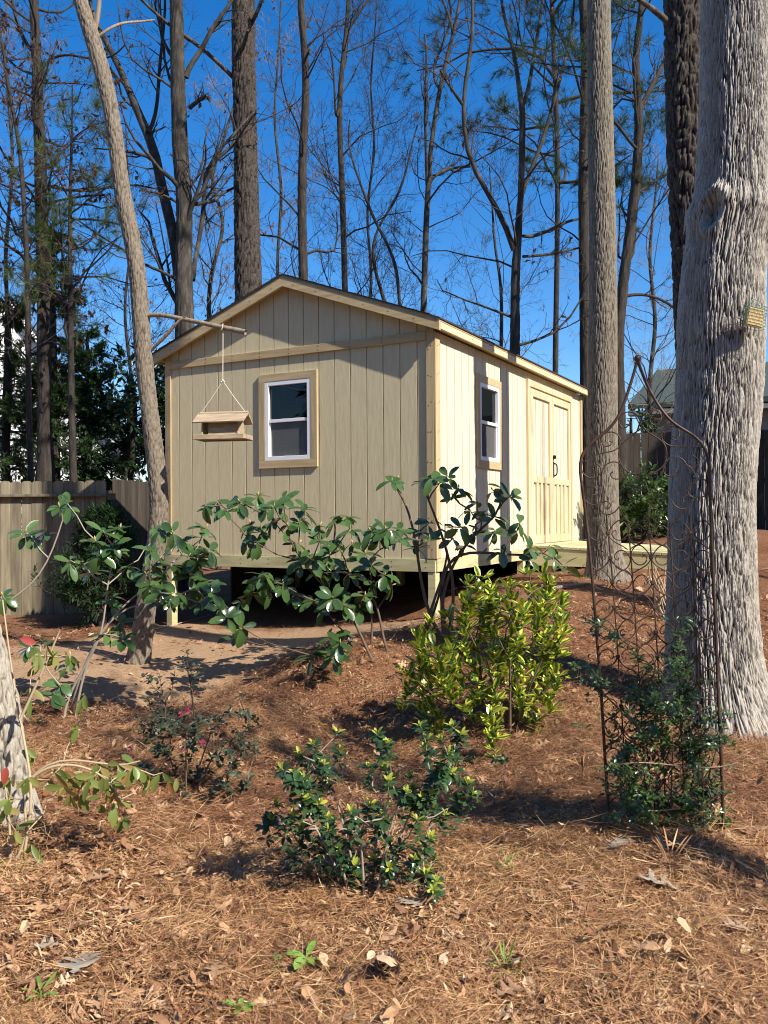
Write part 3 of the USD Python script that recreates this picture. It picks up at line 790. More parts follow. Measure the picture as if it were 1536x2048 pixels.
def sprout(pts, rad, n, rng, lf=(.35, .7), ang=(.5, 1.1), tmin=.2, rf=.6, flat=None):
    """n children spread along each polyline of a batch."""
    N, K = pts.shape[:2]
    Ln = np.linalg.norm(np.diff(pts, axis=1), axis=2).sum(1)
    i = np.repeat(np.arange(N), n); t = rng.uniform(tmin, .98, len(i)) * (K - 1)
    k = np.minimum(t.astype(int), K - 2); w = (t - k)[:, None]
    p = pts[i, k] * (1 - w) + pts[i, k + 1] * w
    d = unit(pts[i, k + 1] - pts[i, k])
    r = (rad[i, k] * (1 - w[:, 0]) + rad[i, k + 1] * w[:, 0]) * rf
    d2 = rotate_off(d, rng.uniform(*ang, len(i)), rng.uniform(0, 2 * np.pi, len(i)))
    if flat:
        d2[:, 2] *= flat; d2 = unit(d2)
    L2 = Ln[i] * rng.uniform(*lf, len(i)) * (1 - .45 * t / (K - 1))
    return p, d2, L2, r


def canopy(starts, dirs, lens, rads, rng, levels=(5, 4, 4), trop=.1, wig=.2, rmin=.0035, **kw):
    """Branch levels below the given limbs: list of (pts, rad) batches."""
    out = [polyl(np.array(starts, float), unit(dirs), np.array(lens, float), np.array(rads, float), rng, 7, wig, trop)]
    for n in levels:
        p, d, l, r = sprout(*out[-1], n, rng, **kw)
        out.append(polyl(p, d, l, np.maximum(r, rmin), rng, 5, wig * 1.1, trop))
    return out


def along(line, t):
    s = np.linspace(0, 1, len(line))
    return np.stack([np.interp(t, s, line[:, k]) for k in range(line.shape[1])], -1)


def px_line(pl, Y):
    """[(px, py, width px[, extra depth])] -> points and radii."""
    pts = np.array([P(q[0], q[1], Y + (q[3] if len(q) > 3 else 0)) for q in pl])
    rad = np.array([q[2] / 2 * (Y + (q[3] if len(q) > 3 else 0)) / FPX for q in pl])
    return pts, rad


def tree(name, label, line, Y, bark, seed, limbs=(), auto=0, auto_len=2.2, levels=(5, 4, 3), zr=(.25, 1.0), twig='twig_dark', sides=14, rings=60, furrow=0.0, ang=(.6, 1.2), trop=.08, wig=.2,
         grow=3.0, wave=.05, dead=0, needles=0, needle_len=.16, group=None, kz=.16, kt=26.0, fn=None, down=None, rmin=.0035, cat='tree', nmat='needle_green', lsub=(4, 4), limb_t0=.3, flat=None, rfac=.3, tuft=22, needle_w=.006):
    rng = np.random.default_rng(seed)
    pts, rad = px_line(line, Y)
    base = pts[0].copy()
    if base[2] > ground_z(base[0], base[1])[0] - .05:       # carry the trunk down into the ground
        gz = ground_z(base[0], base[1])[0]
        pts = np.vstack([[base[0], base[1], gz - .15], pts]); rad = np.r_[rad[0] * 1.12, rad]
    if grow:                                               # and on above the picture
        d = unit(pts[-1] - pts[-2])
        pts = np.vstack([pts, pts[-1] + d * grow * .5, pts[-1] + d * grow]); rad = np.r_[rad, rad[-1] * .8, rad[-1] * .5]
    t = thing(name, label, cat, (pts[0][0], pts[0][1], pts[0][2]), group=group)
    tm = trunk_mesh(pts, rad, sides, rings, furrow, wave, seed, kz, kt, fn)
    obj('trunk', tm, bark + '_f' if furrow and bark + '_f' in M else bark, t, smooth=True, world=True, uv=TRUNK_UV[0])
    batches = []
    for lm in limbs:
        pl, rl = px_line(lm, Y)
        lp = smooth_line(np.c_[pl, rl], 14)
        obj('limb', tubes(lp[:, :3], np.maximum(lp[:, 3], .003), 8, True), bark, t, smooth=True, world=True)
        n = lsub[0]
        if n:
            tt = rng.uniform(limb_t0, 1.0, n); q = along(lp, tt); dd = unit(along(np.gradient(lp[:, :3], axis=0), tt))
            total = np.linalg.norm(np.diff(lp[:, :3], axis=0), axis=1).sum()
            batches += canopy(q[:, :3], rotate_off(dd, rng.uniform(.4, 1.0, n), rng.uniform(0, 6.28, n)), rng.uniform(.2, .5, n) * min(total, 3.2), np.maximum(q[:, 3] * .5, rmin), rng, (lsub[1], 3), trop, wig, rmin)
    if auto:
        ln = smooth_line(np.c_[pts, rad], 80)
        tt = rng.uniform(zr[0], zr[1], auto); q = along(ln, tt); dd = unit(along(np.gradient(ln[:, :3], axis=0), tt))
        d2 = rotate_off(dd, rng.uniform(*ang, auto), rng.uniform(0, 6.28, auto))
        if down is not None:
            d2[:, 2] += down; d2 = unit(d2)
        b = canopy(q[:, :3], d2, auto_len * rng.uniform(.5, 1.15, auto) * (1.15 - .5 * (tt - zr[0]) / (zr[1] - zr[0])), np.maximum(q[:, 3] * rfac * rng.uniform(.6, 1.2, auto), rmin * 1.5), rng, levels, trop, wig, rmin, flat=flat)
        bp, br = b[0]
        for k in range(min(len(bp), 40)):
            obj('limb', tubes(bp[k], br[k], 6), bark, t, smooth=True, world=True)
        batches += b[1:]
        if needles:
            tips, td = [], []
            for bp_, _ in b[-2:]:
                tips.append(bp_[:, -1]); td.append(unit(bp_[:, -1] - bp_[:, -2])); tips.append(bp_[:, -2]); td.append(unit(bp_[:, -1] - bp_[:, -2]))
            tips, td = np.vstack(tips), np.vstack(td)
            sel = rng.permutation(len(tips))[:needles]
            k = tuft
            i = np.repeat(sel, k)
            nd = rotate_off(td[i], rng.uniform(.15, 1.25, len(i)), rng.uniform(0, 6.28, len(i)))
            v, f, uv = leaves(tips[i] - td[i] * rng.uniform(0, .1, (len(i), 1)), nd, rng.normal(0, 1, (len(i), 3)), needle_len * rng.uniform(.7, 1.15, len(i)), needle_w, 0, .1, 1)
            obj('needles', join(v, f), nmat, t, world=True, kind='stuff')
    if batches:
        g = Geo()
        for bp, br in batches:
            g.add(*tubes(bp, br, 3))
        obj('twigs', g, twig, t, smooth=True, world=True, kind='stuff')
        if dead:
            ends = np.vstack([b[0][:, -1] for b in batches[1:]] + [b[0][:, 2] for b in batches[1:]])
            e = ends[rng.permutation(len(ends))[:dead]]
            n = len(e)
            v, f, uv = leaves(e, rng.normal(0, .6, (n, 3)) + [0, 0, -.8], rng.normal(0, 1, (n, 3)), rng.uniform(.07, .13, n), rng.uniform(.04, .07, n), rng.uniform(.2, 1.0, n), .4, 2)
            obj('dead_leaves', join(v, f), 'dead_leaf', t, world=True, kind='stuff')
    return t


# near trunks -------------------------------------------------------------
def oak_shape(TH, SS, c):
    """Collar, burl and the two old branch scars of the big oak."""
    ang = lambda t0: (TH - t0 + np.pi) % (2 * np.pi) - np.pi
    z = c[:, 2][:, None] * np.ones_like(TH)
    toward = np.arctan2(0, 1)
    rr = .27
    cosn = np.cos(TH - .195)          # the trunk's left side is flattened
    cut = .79 * rr / np.maximum(cosn, .05)
    o = -np.log1p(np.exp((rr - cut) / .012)) * .012 * (cosn > .3)
    o = o + 0.035 * np.exp(-((z - P(1440, 430, 5.8)[2]) / .10) ** 2)
    for px, py, side, depth in ((1388, 445, OAK_L, 1), (1530, 455, OAK_R, 1)):
        zz = P(px, py, 5.8)[2]
        d2 = (ang(side) * .26 / .085) ** 2 + ((z - zz) / .125) ** 2
        o = o + .032 * np.exp(-((np.sqrt(d2) - 1.2) / .35) ** 2) - .07 * np.exp(-(d2 / .7) ** 2)
    base = np.clip((ground_z(2.3, 5.75)[0] + .48 - z) / .5, 0, 1)
    o = o + base ** 2.4 * .13 * (.75 + .5 * np.maximum(0, np.cos(3 * TH + 1.0)) + .2 * np.cos(5 * TH))
    return o


OAK_L, OAK_R = math.pi * 0.24, math.pi * 0.86
OAKL = [(1436, 1475, 205), (1430, 1400, 195), (1424, 1280, 180), (1421, 1100, 168), (1424, 950, 164), (1434, 800, 164), (1440, 650, 166), (1448, 520, 160), (1462, 420, 152), (1466, 330, 140), (1468, 200, 134), (1470, 60, 132), (1471, -50, 131)]
tree('oak_tree', 'big oak with pale furrowed bark and knot scars, at the right edge', OAKL, 5.8, 'bark_oak', 11, sides=680, rings=560, furrow=.017, wave=.03, kt=118, kz=.05, fn=oak_shape, grow=0)
oak = stage.GetPrimAtPath('/World/oak_tree')
u0, u1 = P(1471, -49, 5.8), P(1480, -2300, 5.8)
obj('trunk', trunk_mesh(np.array([u0, (u0 + u1) / 2 + [.05, 0, 0], u1]), np.array([.222, .19, .13]), 40, 60, .015, .03, 5, .1, 40), 'bark_oak', oak, smooth=True, world=True)
rng = np.random.default_rng(5)
b = canopy(np.repeat([u1], 7, 0), rng.normal(0, .6, (7, 3)) + [0, 0, 1], rng.uniform(2, 4, 7), np.full(7, .07), rng, (5, 4, 3))
g = Geo()
for bp, br in b:
    g.add(*tubes(bp, br, 4))
obj('branches', g, 'twig_dark', oak, smooth=True, world=True, kind='stuff')
tree('pine_tree', 'dark plated pine trunk close behind the left side of the big oak', [(1410, 1300, 80), (1402, 1000, 76), (1392, 700, 74), (1378, 400, 74), (1370, 150, 74), (1367, -80, 72)], 8.4, 'bark_pine', 12, sides=200, rings=340, furrow=.03, kt=26, kz=.4, wave=.03, grow=4,
     limbs=[[(1350, 60, 14), (1320, 30, 12, -.1), (1280, 0, 9, -.2), (1230, -40, 6, -.3)]], lsub=(3, 3), auto=4, zr=(.93, 1), auto_len=2.5, needles=160)
tree('tulip_tree', 'straight grey trunk standing before the ramp, right of the shed door', [(1214, 1162, 104), (1212, 1138, 82), (1208, 1090, 66), (1206, 1000, 60), (1205, 850, 58), (1206, 600, 54), (1204, 400, 51), (1200, 200, 48), (1197, 0, 45), (1195, -150, 42)], 9.85, 'bark_tulip', 13,
     sides=280, rings=600, furrow=.010, kt=125, kz=.07, wave=.02, grow=6, auto=8, zr=(.9, 1), auto_len=3, levels=(5, 4, 3))
tree('leaning_tree', 'slim leaning brown trunk before the left corner of the shed, carrying the feeder branch', [(272, 1338, 62), (277, 1318, 50), (285, 1270, 43), (297, 1180, 38), (314, 1080, 37), (318, 1020, 37), (312, 930, 36), (300, 830, 34), (290, 740, 34), (282, 640, 34), (276, 560, 34), (262, 470, 33), (246, 390, 32), (234, 300, 31), (222, 220, 31), (206, 150, 32), (184, 75, 31), (165, 15, 28), (140, -80, 26)], 8.0, 'bark_brown', 14,
     sides=96, rings=420, furrow=.007, kt=70, kz=.25, wave=.06, grow=3,
     limbs=[[(288, 632, 10), (320, 630, 9, -.05), (360, 637, 9, -.12), (400, 645, 9, -.2), (445, 655, 10, -.28), (470, 660, 11, -.32), (491, 665, 11, -.36)], [(300, 703, 6), (318, 685, 7, -.05), (340, 662, 7, -.1), (355, 645, 6, -.13), (372, 634, 5, -.15)],
            [(188, 60, 12), (197, 20, 10), (199, -30, 8), (203, -90, 6)], [(192, 78, 7), (215, 60, 6), (255, 45, 5, .2), (310, 40, 4, .4)]], lsub=(0, 0), auto=5, zr=(.93, 1), auto_len=1.8, levels=(4, 4, 3), twig='twig_pale')
tree('left_trunk', 'pale rough trunk at the lower left edge, leaning out of the picture', [(38, 1690, 130), (26, 1640, 112), (6, 1560, 98), (-6, 1450, 92), (-28, 1330, 84), (-52, 1200, 76), (-66, 1000, 74), (-80, 700, 70)], 4.2, 'bark_pale', 15, sides=280, rings=380, furrow=.012, kt=70, kz=.2, wave=.04, grow=4, cat='tree')

# trees behind the shed and the fence --------------------------------------
B = 'bark_dark'
tree('tall_pine', 'thick pine trunk rising behind the left roof slope', [(498, 640, 56), (496, 540, 53), (493, 400, 49), (490, 250, 47), (487, 100, 46), (487, 0, 45), (487, -60, 44)], 15.0, 'bark_pine', 21, sides=120, rings=300, furrow=.022, kt=22, kz=.4, grow=5,
     limbs=[[(468, 156, 9), (430, 120, 8, -.3), (395, 90, 8, -.6), (350, 58, 7, -.9), (310, 25, 6, -1.2), (275, -8, 5, -1.5)], [(503, 45, 9), (516, 20, 8, -.3), (530, -20, 7, -.4)], [(485, 95, 10, -.2), (492, 75, 8, -.5), (496, 60, 5, -.7)]], lsub=(2, 3), auto=5, zr=(.95, 1), auto_len=2.0, needles=200)
tree('forked_tree', 'dark forked trunk rising behind the left eave', [(371, 720, 38), (368, 600, 36), (368, 480, 32), (368, 400, 31), (362, 320, 31), (357, 200, 29), (354, 80, 27), (352, -40, 26)], 14.0, 'bark_grey', 22, sides=60, rings=200, furrow=.014, kt=36, kz=.2, wave=.04,
     limbs=[[(360, 560, 26), (352, 500, 23, .1), (340, 440, 21, .2), (325, 380, 20, .3), (310, 310, 19, .4), (292, 260, 18, .5), (270, 210, 15, .6), (245, 150, 13, .7), (215, 90, 11, .8), (190, 40, 9, .9), (178, -30, 7, 1)], [(297, 265, 10, .4), (310, 230, 8, .4), (318, 150, 7, .3), (325, 80, 6, .2), (330, 0, 5, .1)],
            [(372, 155, 12), (385, 125, 11), (405, 95, 10), (420, 65, 9), (440, 35, 8), (465, 0, 7), (490, -40, 6)], [(380, 215, 9), (395, 203, 8, -.2), (414, 190, 6, -.4)], [(355, 405, 6), (325, 390, 5, -.3), (294, 382, 5, -.6)], [(385, 560, 12, .3), (398, 480, 9, .5), (408, 400, 9, .6), (420, 330, 8, .7), (450, 305, 7, .8), (462, 230, 5, .8)]],
     lsub=(7, 5), auto=16, zr=(.35, 1), auto_len=2.2, levels=(5, 4, 3), grow=3, dead=60)
tree('bare_tree', 'dark straight bare tree behind the far left, with withered leaves', [(92, 970, 40), (90, 900, 30), (88, 700, 27), (88, 560, 26), (83, 430, 24), (80, 300, 22), (74, 150, 19), (68, 0, 17), (66, -60, 16)], 14.0, B, 23, sides=50, rings=160, furrow=.014, kt=36, wave=.04,
     limbs=[[(75, 110, 9), (55, 90, 8, .1), (38, 55, 7, .2), (28, 20, 6, .2), (22, -40, 5, .2)], [(82, 140, 6), (130, 110, 5, -.2), (190, 118, 4, -.4), (250, 90, 3, -.6)], [(88, 410, 6), (150, 395, 5, -.2), (210, 390, 4, -.4)], [(88, 465, 6), (140, 440, 5, .2), (190, 440, 4, .3), (245, 450, 3, .3)]],
     lsub=(7, 5), auto=34, zr=(.38, 1), auto_len=2.1, levels=(5, 4, 3), dead=420, ang=(.9, 1.5))
tree('thin_tree', 'thin crooked trunk with withered leaves at the upper left edge', [(62, 965, 12), (58, 820, 11), (56, 650, 11), (52, 480, 10), (46, 380, 9), (38, 290, 8), (22, 200, 7), (8, 110, 5), (-10, 0, 4)], 12.8, B, 24, sides=14, rings=90, wave=.08, auto=30, zr=(.35, 1), auto_len=1.6, levels=(4, 4, 3), dead=420, grow=1, ang=(.8, 1.5))
tree('pine_sapling', 'slender young pine with soft needles left of the leaning tree', [(147, 965, 15), (143, 800, 13), (141, 600, 10), (140, 450, 8), (142, 330, 6), (144, 250, 4), (145, 170, 3)], 13.6, B, 25, sides=14, rings=80, auto=26, zr=(.5, 1), auto_len=1.6, levels=(4, 3), needles=420, needle_len=.2, grow=0, ang=(.9, 1.4), trop=.06, rfac=.6, tuft=24, needle_w=.005)
tree('bare_tree', 'dark slender trunk behind the roof ridge', [(607, 575, 19), (605, 480, 18), (604, 380, 17), (607, 280, 16), (611, 200, 15), (610, 120, 14), (603, 30, 13), (600, -60, 12)], 16.0, B, 26, sides=30, rings=140, furrow=.010, kt=40, wave=.08, auto=14, zr=(.3, 1), auto_len=2.0, levels=(5, 4, 3), limbs=[[(615, 110, 5), (620, 100, 5, -.1), (619, 108, 4, -.2)]], lsub=(0, 0))
tree('bare_tree', 'thin dark tree with many fine branches, second right of the roof ridge', [(690, 590, 12), (688, 500, 12), (685, 400, 12), (681, 300, 11), (680, 200, 11), (686, 120, 9), (694, 40, 8), (698, -40, 7)], 18.0, B, 27, sides=18, rings=120, wave=.06, auto=34, zr=(.25, 1), auto_len=2.6, levels=(6, 5, 3),
     limbs=[[(690, 75, 6), (710, 40, 5, .1), (735, 0, 4, .2), (750, -40, 3, .2)], [(682, 185, 7), (672, 230, 5, -.2), (668, 160, 4, -.3), (655, 90, 3, -.4)]], lsub=(5, 5))
tree('sapling', 'thin curving sapling with pale bark rising above the right roof slope', [(803, 640, 7), (797, 580, 7), (790, 530, 7), (770, 480, 6), (745, 430, 6), (722, 370, 5), (705, 320, 4), (700, 240, 3)], 17.0, 'bark_grey', 28, sides=10, rings=60, auto=16, zr=(.2, 1), auto_len=1.9, levels=(5, 4, 3), grow=0)
tree('sapling', 'dark sapling sloping up to the right of the pale curving sapling', [(768, 600, 8), (756, 560, 7), (746, 500, 6), (760, 450, 5), (790, 400, 5), (815, 330, 4), (835, 250, 3)], 18.5, B, 29, sides=10, rings=60, auto=16, zr=(.2, 1), auto_len=2.0, levels=(5, 4, 3), grow=0)
tree('bare_tree', 'pale twin-stemmed bare tree above the middle of the right roof slope', [(846, 640, 13), (849, 560, 12), (852, 460, 12), (856, 380, 11), (860, 320, 10), (868, 250, 9), (878, 190, 9), (893, 120, 8), (908, 60, 7), (920, 0, 6), (930, -50, 5)], 17.0, 'bark_grey', 30, sides=18, rings=120, wave=.05,
     limbs=[[(854, 370, 7), (852, 300, 6, -.2), (851, 220, 6, -.3), (853, 140, 5, -.4), (850, 70, 4, -.4)], [(858, 370, 7), (880, 345, 6, .2), (915, 335, 5, .4), (940, 333, 5, .5)], [(880, 180, 6), (870, 130, 5, .2), (896, 60, 5, .3), (890, -20, 4, .3)], [(905, 75, 6), (900, 40, 5), (885, 0, 4), (880, -40, 3)]], lsub=(7, 5), auto=18, zr=(.35, 1), auto_len=2.0, levels=(5, 4, 3))
tree('forked_tree', 'pale-limbed forked bare tree rising between the roof and the grey trunk', [(1029, 720, 21), (1030, 640, 19), (1031, 560, 18), (1034, 500, 17), (1038, 440, 14), (1042, 380, 13), (1044, 300, 12), (1044, 220, 12), (1036, 160, 9), (1024, 90, 7), (1008, 30, 6), (1000, -40, 5)], 15.0, 'bark_grey', 31, sides=24, rings=150, furrow=.008, kt=40, wave=.05,
     limbs=[[(1028, 500, 12), (1018, 470, 12, -.1), (1000, 430, 11, -.2), (978, 390, 10, -.3), (955, 350, 10, -.4), (938, 310, 9, -.5), (930, 270, 9, -.5), (927, 210, 8, -.6), (935, 140, 8, -.6), (944, 70, 7, -.6), (945, 0, 6, -.6), (948, -50, 5, -.6)], [(1044, 390, 9), (1062, 340, 8, .2), (1085, 280, 8, .3), (1103, 220, 7, .4), (1125, 140, 6, .5), (1142, 60, 5, .6), (1150, -30, 4, .6)],
            [(1043, 215, 9), (1058, 170, 8, .1), (1068, 110, 7, .1), (1080, 40, 6, .2), (1085, -40, 5, .2)], [(1046, 472, 7), (1080, 468, 7, .3), (1120, 450, 6, .6), (1165, 437, 5, .9)], [(1046, 513, 6), (1100, 508, 5, .3), (1160, 495, 4, .6)], [(925, 208, 7, -.6), (905, 180, 6, -.7), (895, 165, 5, -.7), (880, 140, 4, -.8)]], lsub=(7, 5), auto=20, zr=(.25, 1), auto_len=2.2, levels=(5, 4, 3), dead=160)
tree('tall_tree', 'tall dark trunk half hidden behind the left side of the grey trunk', [(1172, 820, 22), (1170, 650, 21), (1168, 500, 20), (1167, 350, 20), (1170, 220, 19), (1170, 100, 17), (1166, 0, 16), (1164, -60, 15)], 15.5, 'bark_dark', 32, sides=40, rings=160, furrow=.012, kt=36, wave=.04, auto=26, zr=(.4, 1), auto_len=2.4, levels=(4, 3, 2), needles=700, needle_len=.19, nmat='leaf_cedar', needle_w=.0055)
tree('crooked_tree', 'crooked dark trunk between the grey trunk and the big oak', [(1240, 900, 24), (1237, 780, 24), (1236, 700, 23), (1243, 600, 21), (1255, 500, 20), (1268, 400, 20), (1276, 300, 18), (1276, 200, 16), (1272, 120, 14), (1280, 40, 12), (1286, -40, 11)], 13.5, B, 33, sides=40, rings=160, furrow=.012, kt=36, wave=.05,
     limbs=[[(1274, 240, 12), (1290, 200, 11, .2), (1310, 160, 10, .4), (1330, 120, 8, .6)], [(1268, 390, 7), (1300, 370, 6, .2), (1345, 340, 5, .4)], [(1277, 300, 7), (1250, 270, 6, -.2), (1225, 240, 6, -.3), (1180, 235, 4, -.5)], [(1244, 595, 7), (1290, 590, 6, .2), (1340, 610, 5, .4), (1370, 640, 4, .5)]], lsub=(8, 5), auto=24, zr=(.35, 1), auto_len=2.0, levels=(5, 4, 3), needles=650, needle_len=.2, needle_w=.0055)
tree('pine_tree', 'dark-needled pine behind the grey trunk, filling the upper right sky', [(1110, 880, 12), (1112, 640, 11), (1115, 400, 10), (1112, 200, 10), (1105, 50, 9), (1102, -60, 8)], 19.0, B, 34, sides=14, rings=80, auto=30, zr=(.5, 1), auto_len=3.0, levels=(5, 5), needles=1500, needle_len=.2, ang=(.9, 1.5), trop=.02, rfac=.7, needle_w=.007)
tree('bare_tree', 'leafless pale tree in the gap beside the tall trunk, behind the ramp', [(1000, 760, 8), (1003, 650, 7), (1000, 560, 6), (990, 490, 5), (985, 420, 4)], 20.0, 'bark_grey', 35, sides=8, rings=50, auto=26, zr=(.15, 1), auto_len=3.0, levels=(6, 5, 3), grow=1)
tree('bare_tree', 'many-twigged grey tree above the right fence, left of the oak', [(1305, 900, 10), (1300, 760, 9), (1310, 640, 8), (1300, 520, 7), (1310, 400, 5)], 21.0, 'bark_grey', 36, sides=8, rings=50, auto=32, zr=(.1, 1), auto_len=3.2, levels=(6, 5, 3), grow=1, twig='twig_pale')
tree('bare_tree', 'pale twiggy tree with seed balls, between the thick pine and the roof ridge', [(560, 640, 7), (556, 500, 6), (562, 380, 6), (550, 250, 5), (556, 120, 4)], 22.0, 'bark_grey', 37, sides=8, rings=50, auto=30, zr=(.2, 1), auto_len=3.0, levels=(6, 5, 3), twig='twig_pale', dead=500)
tree('bare_tree', 'pale crooked bare tree between the forked trunk and the thick pine', [(425, 700, 9), (418, 600, 9), (430, 520, 8), (445, 440, 7), (425, 360, 7), (440, 300, 6), (462, 230, 5)], 18.0, 'bark_grey', 38, sides=10, rings=60, auto=26, zr=(.15, 1), auto_len=2.4, levels=(6, 5, 3), twig='twig_pale', grow=1, dead=90)
tree('bare_tree', 'fine-twigged bare tree at the centre of the sky', [(735, 650, 6), (742, 540, 6), (735, 420, 5), (748, 300, 5), (742, 180, 4), (750, 60, 3)], 22.0, B, 39, sides=8, rings=50, auto=36, zr=(.25, 1), auto_len=3.4, levels=(6, 5, 4), grow=1)
tree('bare_tree', 'fine-twigged bare tree between the leaning tree and the forked trunk', [(255, 900, 8), (262, 760, 7), (250, 620, 6), (262, 480, 5), (255, 330, 4)], 19.0, B, 40, sides=8, rings=50, auto=34, zr=(.2, 1), auto_len=2.8, levels=(6, 5, 3), grow=1, dead=60)
tree('bare_tree', 'bare tree with drooping twigs at the left edge above the white house', [(15, 900, 10), (20, 700, 9), (12, 500, 8), (25, 330, 7), (15, 180, 6)], 18.0, 'bark_grey', 41, sides=8, rings=50, auto=34, zr=(.25, 1), auto_len=2.6, levels=(6, 5, 3), grow=1, dead=400, twig='twig_pale')


# evergreens ---------------------------------------------------------------
def evergreen(name, label, line, Y, seed, n, ln, leaf, lsize, count, mat_, levels=(6, 5), zr=(.1, 1), droop=-.15, bark=B, cone=True, lod=2, width=.4, flat=.5, cat='tree', grow=0, trop=.0):
    rng = np.random.default_rng(seed)
    pts, rad = px_line(line, Y)
    gz = ground_z(pts[0][0], pts[0][1])[0]
    pts = np.vstack([[pts[0][0], pts[0][1], gz - .1], pts]); rad = np.r_[rad[0], rad]
    t = thing(name, label, cat, pts[0])
    obj('trunk', trunk_mesh(pts, rad, 14, 60, 0, .05, seed), bark, t, smooth=True, world=True)
    lnn = smooth_line(np.c_[pts, rad], 60)
    tt = rng.uniform(*zr, n); q = along(lnn, tt); az = rng.uniform(0, 6.28, n)
    d = np.stack([np.cos(az), np.sin(az), np.full(n, droop) + rng.normal(0, .12, n)], 1)
    k = (1.05 - .8 * (tt - zr[0]) / (zr[1] - zr[0])) if cone else np.ones(n)
    b = canopy(q[:, :3], d, ln * k * rng.uniform(.6, 1.1, n), np.maximum(q[:, 3] * .35, .004), rng, levels, trop, .15, .003, ang=(.5, 1.0), flat=flat)
    for i in range(min(n, 40)):
        obj('limb', tubes(b[0][0][i], b[0][1][i], 5), bark, t, smooth=True, world=True)
    g = Geo()
    for bp, br in b[1:]:
        g.add(*tubes(bp, br, 3))
    obj('twigs', g, 'twig_dark', t, smooth=True, world=True, kind='stuff')
    P0 = np.concatenate([bp.reshape(-1, 3) for bp, _ in b[-2:]]); D0 = np.concatenate([np.repeat(unit(bp[:, -1] - bp[:, 0]), bp.shape[1], 0) for bp, _ in b[-2:]])
    i = rng.integers(0, len(P0), count)
    d = rotate_off(D0[i], rng.uniform(.1, 1.0, count), rng.uniform(0, 6.28, count))
    v, f, uv = leaves(P0[i] + rng.normal(0, .02, (count, 3)), d, rng.normal(0, .4, (count, 3)) + [0, 0, 1], lsize * rng.uniform(.6, 1.2, count), lsize * width, .2, .15, lod)
    obj('foliage', join(v, f), mat_, t, world=True, kind='stuff')
    return t


evergreen('cedar_tree', 'dark feathery cedar before the white house, left of the leaning tree', [(112, 1000, 20), (110, 850, 16), (108, 700, 12), (106, 580, 8), (104, 470, 4)], 15.5, 51, 80, 1.3, 'cedar', .11, 24000, 'leaf_cedar', (6, 5), (.24, 1), -.22, width=.22, flat=.6)
evergreen('cedar_tree', 'dark feathery cedar against the left edge of the picture', [(12, 1000, 18), (12, 850, 15), (14, 700, 10), (16, 600, 5)], 15.0, 52, 60, 1.4, 'cedar', .11, 20000, 'leaf_cedar', (6, 5), (.25, 1), -.2, width=.22, flat=.6)
evergreen('cedar_tree', 'dark spreading cedar between the straight bare tree and the leaning tree, before the white gable', [(178, 1000, 14), (178, 880, 12), (176, 760, 9), (174, 660, 5)], 17.0, 57, 60, 1.0, 'cedar', .11, 15000, 'leaf_cedar', (6, 5), (.22, 1), -.2, width=.22, flat=.6)
evergreen('magnolia_tree', 'dark broad-leaved evergreen behind the fence, left of the shed', [(262, 1000, 14), (265, 900, 12), (270, 820, 9), (262, 760, 6)], 16.5, 53, 44, 1.15, 'broad', .17, 6500, 'leaf_dark', (5, 4), (.2, 1), .25, cone=False, width=.42, flat=.9)
evergreen('cedar_bush', 'green feathery cedar bush before the grey picket fence', [(205, 1225, 16), (205, 1150, 12), (205, 1080, 8), (215, 1030, 4)], 10.8, 54, 70, .78, 'cedar', .085, 15000, 'leaf_cedar', (6, 5), (.12, 1), .35, cone=True, width=.2, flat=.8, cat='shrub', trop=.08)
evergreen('background_shrub', 'rounded dark glossy shrub before the right fence, seen through the trellis', [(1290, 1082, 14), (1290, 1050, 12), (1290, 1010, 9), (1290, 980, 5)], 13.5, 55, 40, .72, 'broad', .10, 3000, 'leaf_vine', (5, 4), (.15, 1), .2, cone=False, width=.42, flat=.9, cat='shrub', trop=.05)
evergreen('background_shrub', 'low clipped evergreen behind the fence, right of the grey trunk', [(1262, 1000, 10), (1262, 900, 9), (1262, 858, 6), (1262, 835, 5)], 18.5, 56, 26, .6, 'broad', .12, 1500, 'leaf_dark', (5, 4), (.5, 1), .2, cone=False, width=.42, flat=.9, cat='shrub')

# trees to the right, out of the picture: their trunks throw the bands of shade on the side wall and the ground
def overhead_tree(label, x, y, r, h, crown, R, n, seed, leafn):
    """A tree beside the viewer whose crown hangs above the picture; crown = centre of its leafy boughs."""
    rng = np.random.default_rng(seed)
    z = ground_z(x, y)[0]
    c = np.array(crown, float)
    pts = np.array([[x, y, z - .2], [x, y, z + h * .3], [x - .05, y, z + h * .65], [x, y, z + h]])
    t = thing('shade_tree', label, 'tree', pts[0])
    obj('trunk', trunk_mesh(pts, np.array([r * 1.15, r, r * .8, r * .4]), 20, 50, .01, .04, seed), B, t, smooth=True, world=True)
    ln = smooth_line(pts, 40); q = along(ln, rng.uniform(.45, .9, n))
    tgt = c + rng.normal(0, 1, (n, 3)) * np.array(R)
    b = canopy(q, tgt - q, np.linalg.norm(tgt - q, axis=1), np.full(n, r * .25), rng, (5, 5), .02, .12, .004)
    g = Geo()
    for bp, br in b:
        g.add(*tubes(bp, br, 4))
    obj('branches', g, 'twig_dark', t, smooth=True, world=True, kind='stuff')
    if leafn:
        P0 = np.concatenate([bp[:, 1:].reshape(-1, 3) for bp, _ in b[1:]]); P0 = P0[np.linalg.norm((P0 - c) / (np.array(R) + .35), axis=1) < 1.6]; i = rng.integers(0, len(P0), leafn)
        v, f, uv = leaves(P0[i], rng.normal(0, 1, (leafn, 3)), rng.normal(0, 1, (leafn, 3)), rng.uniform(.06, .11, leafn), .045, .3, .2, 2)
        obj('foliage', join(v, f), 'leaf_dark', t, world=True, kind='stuff')
    return t


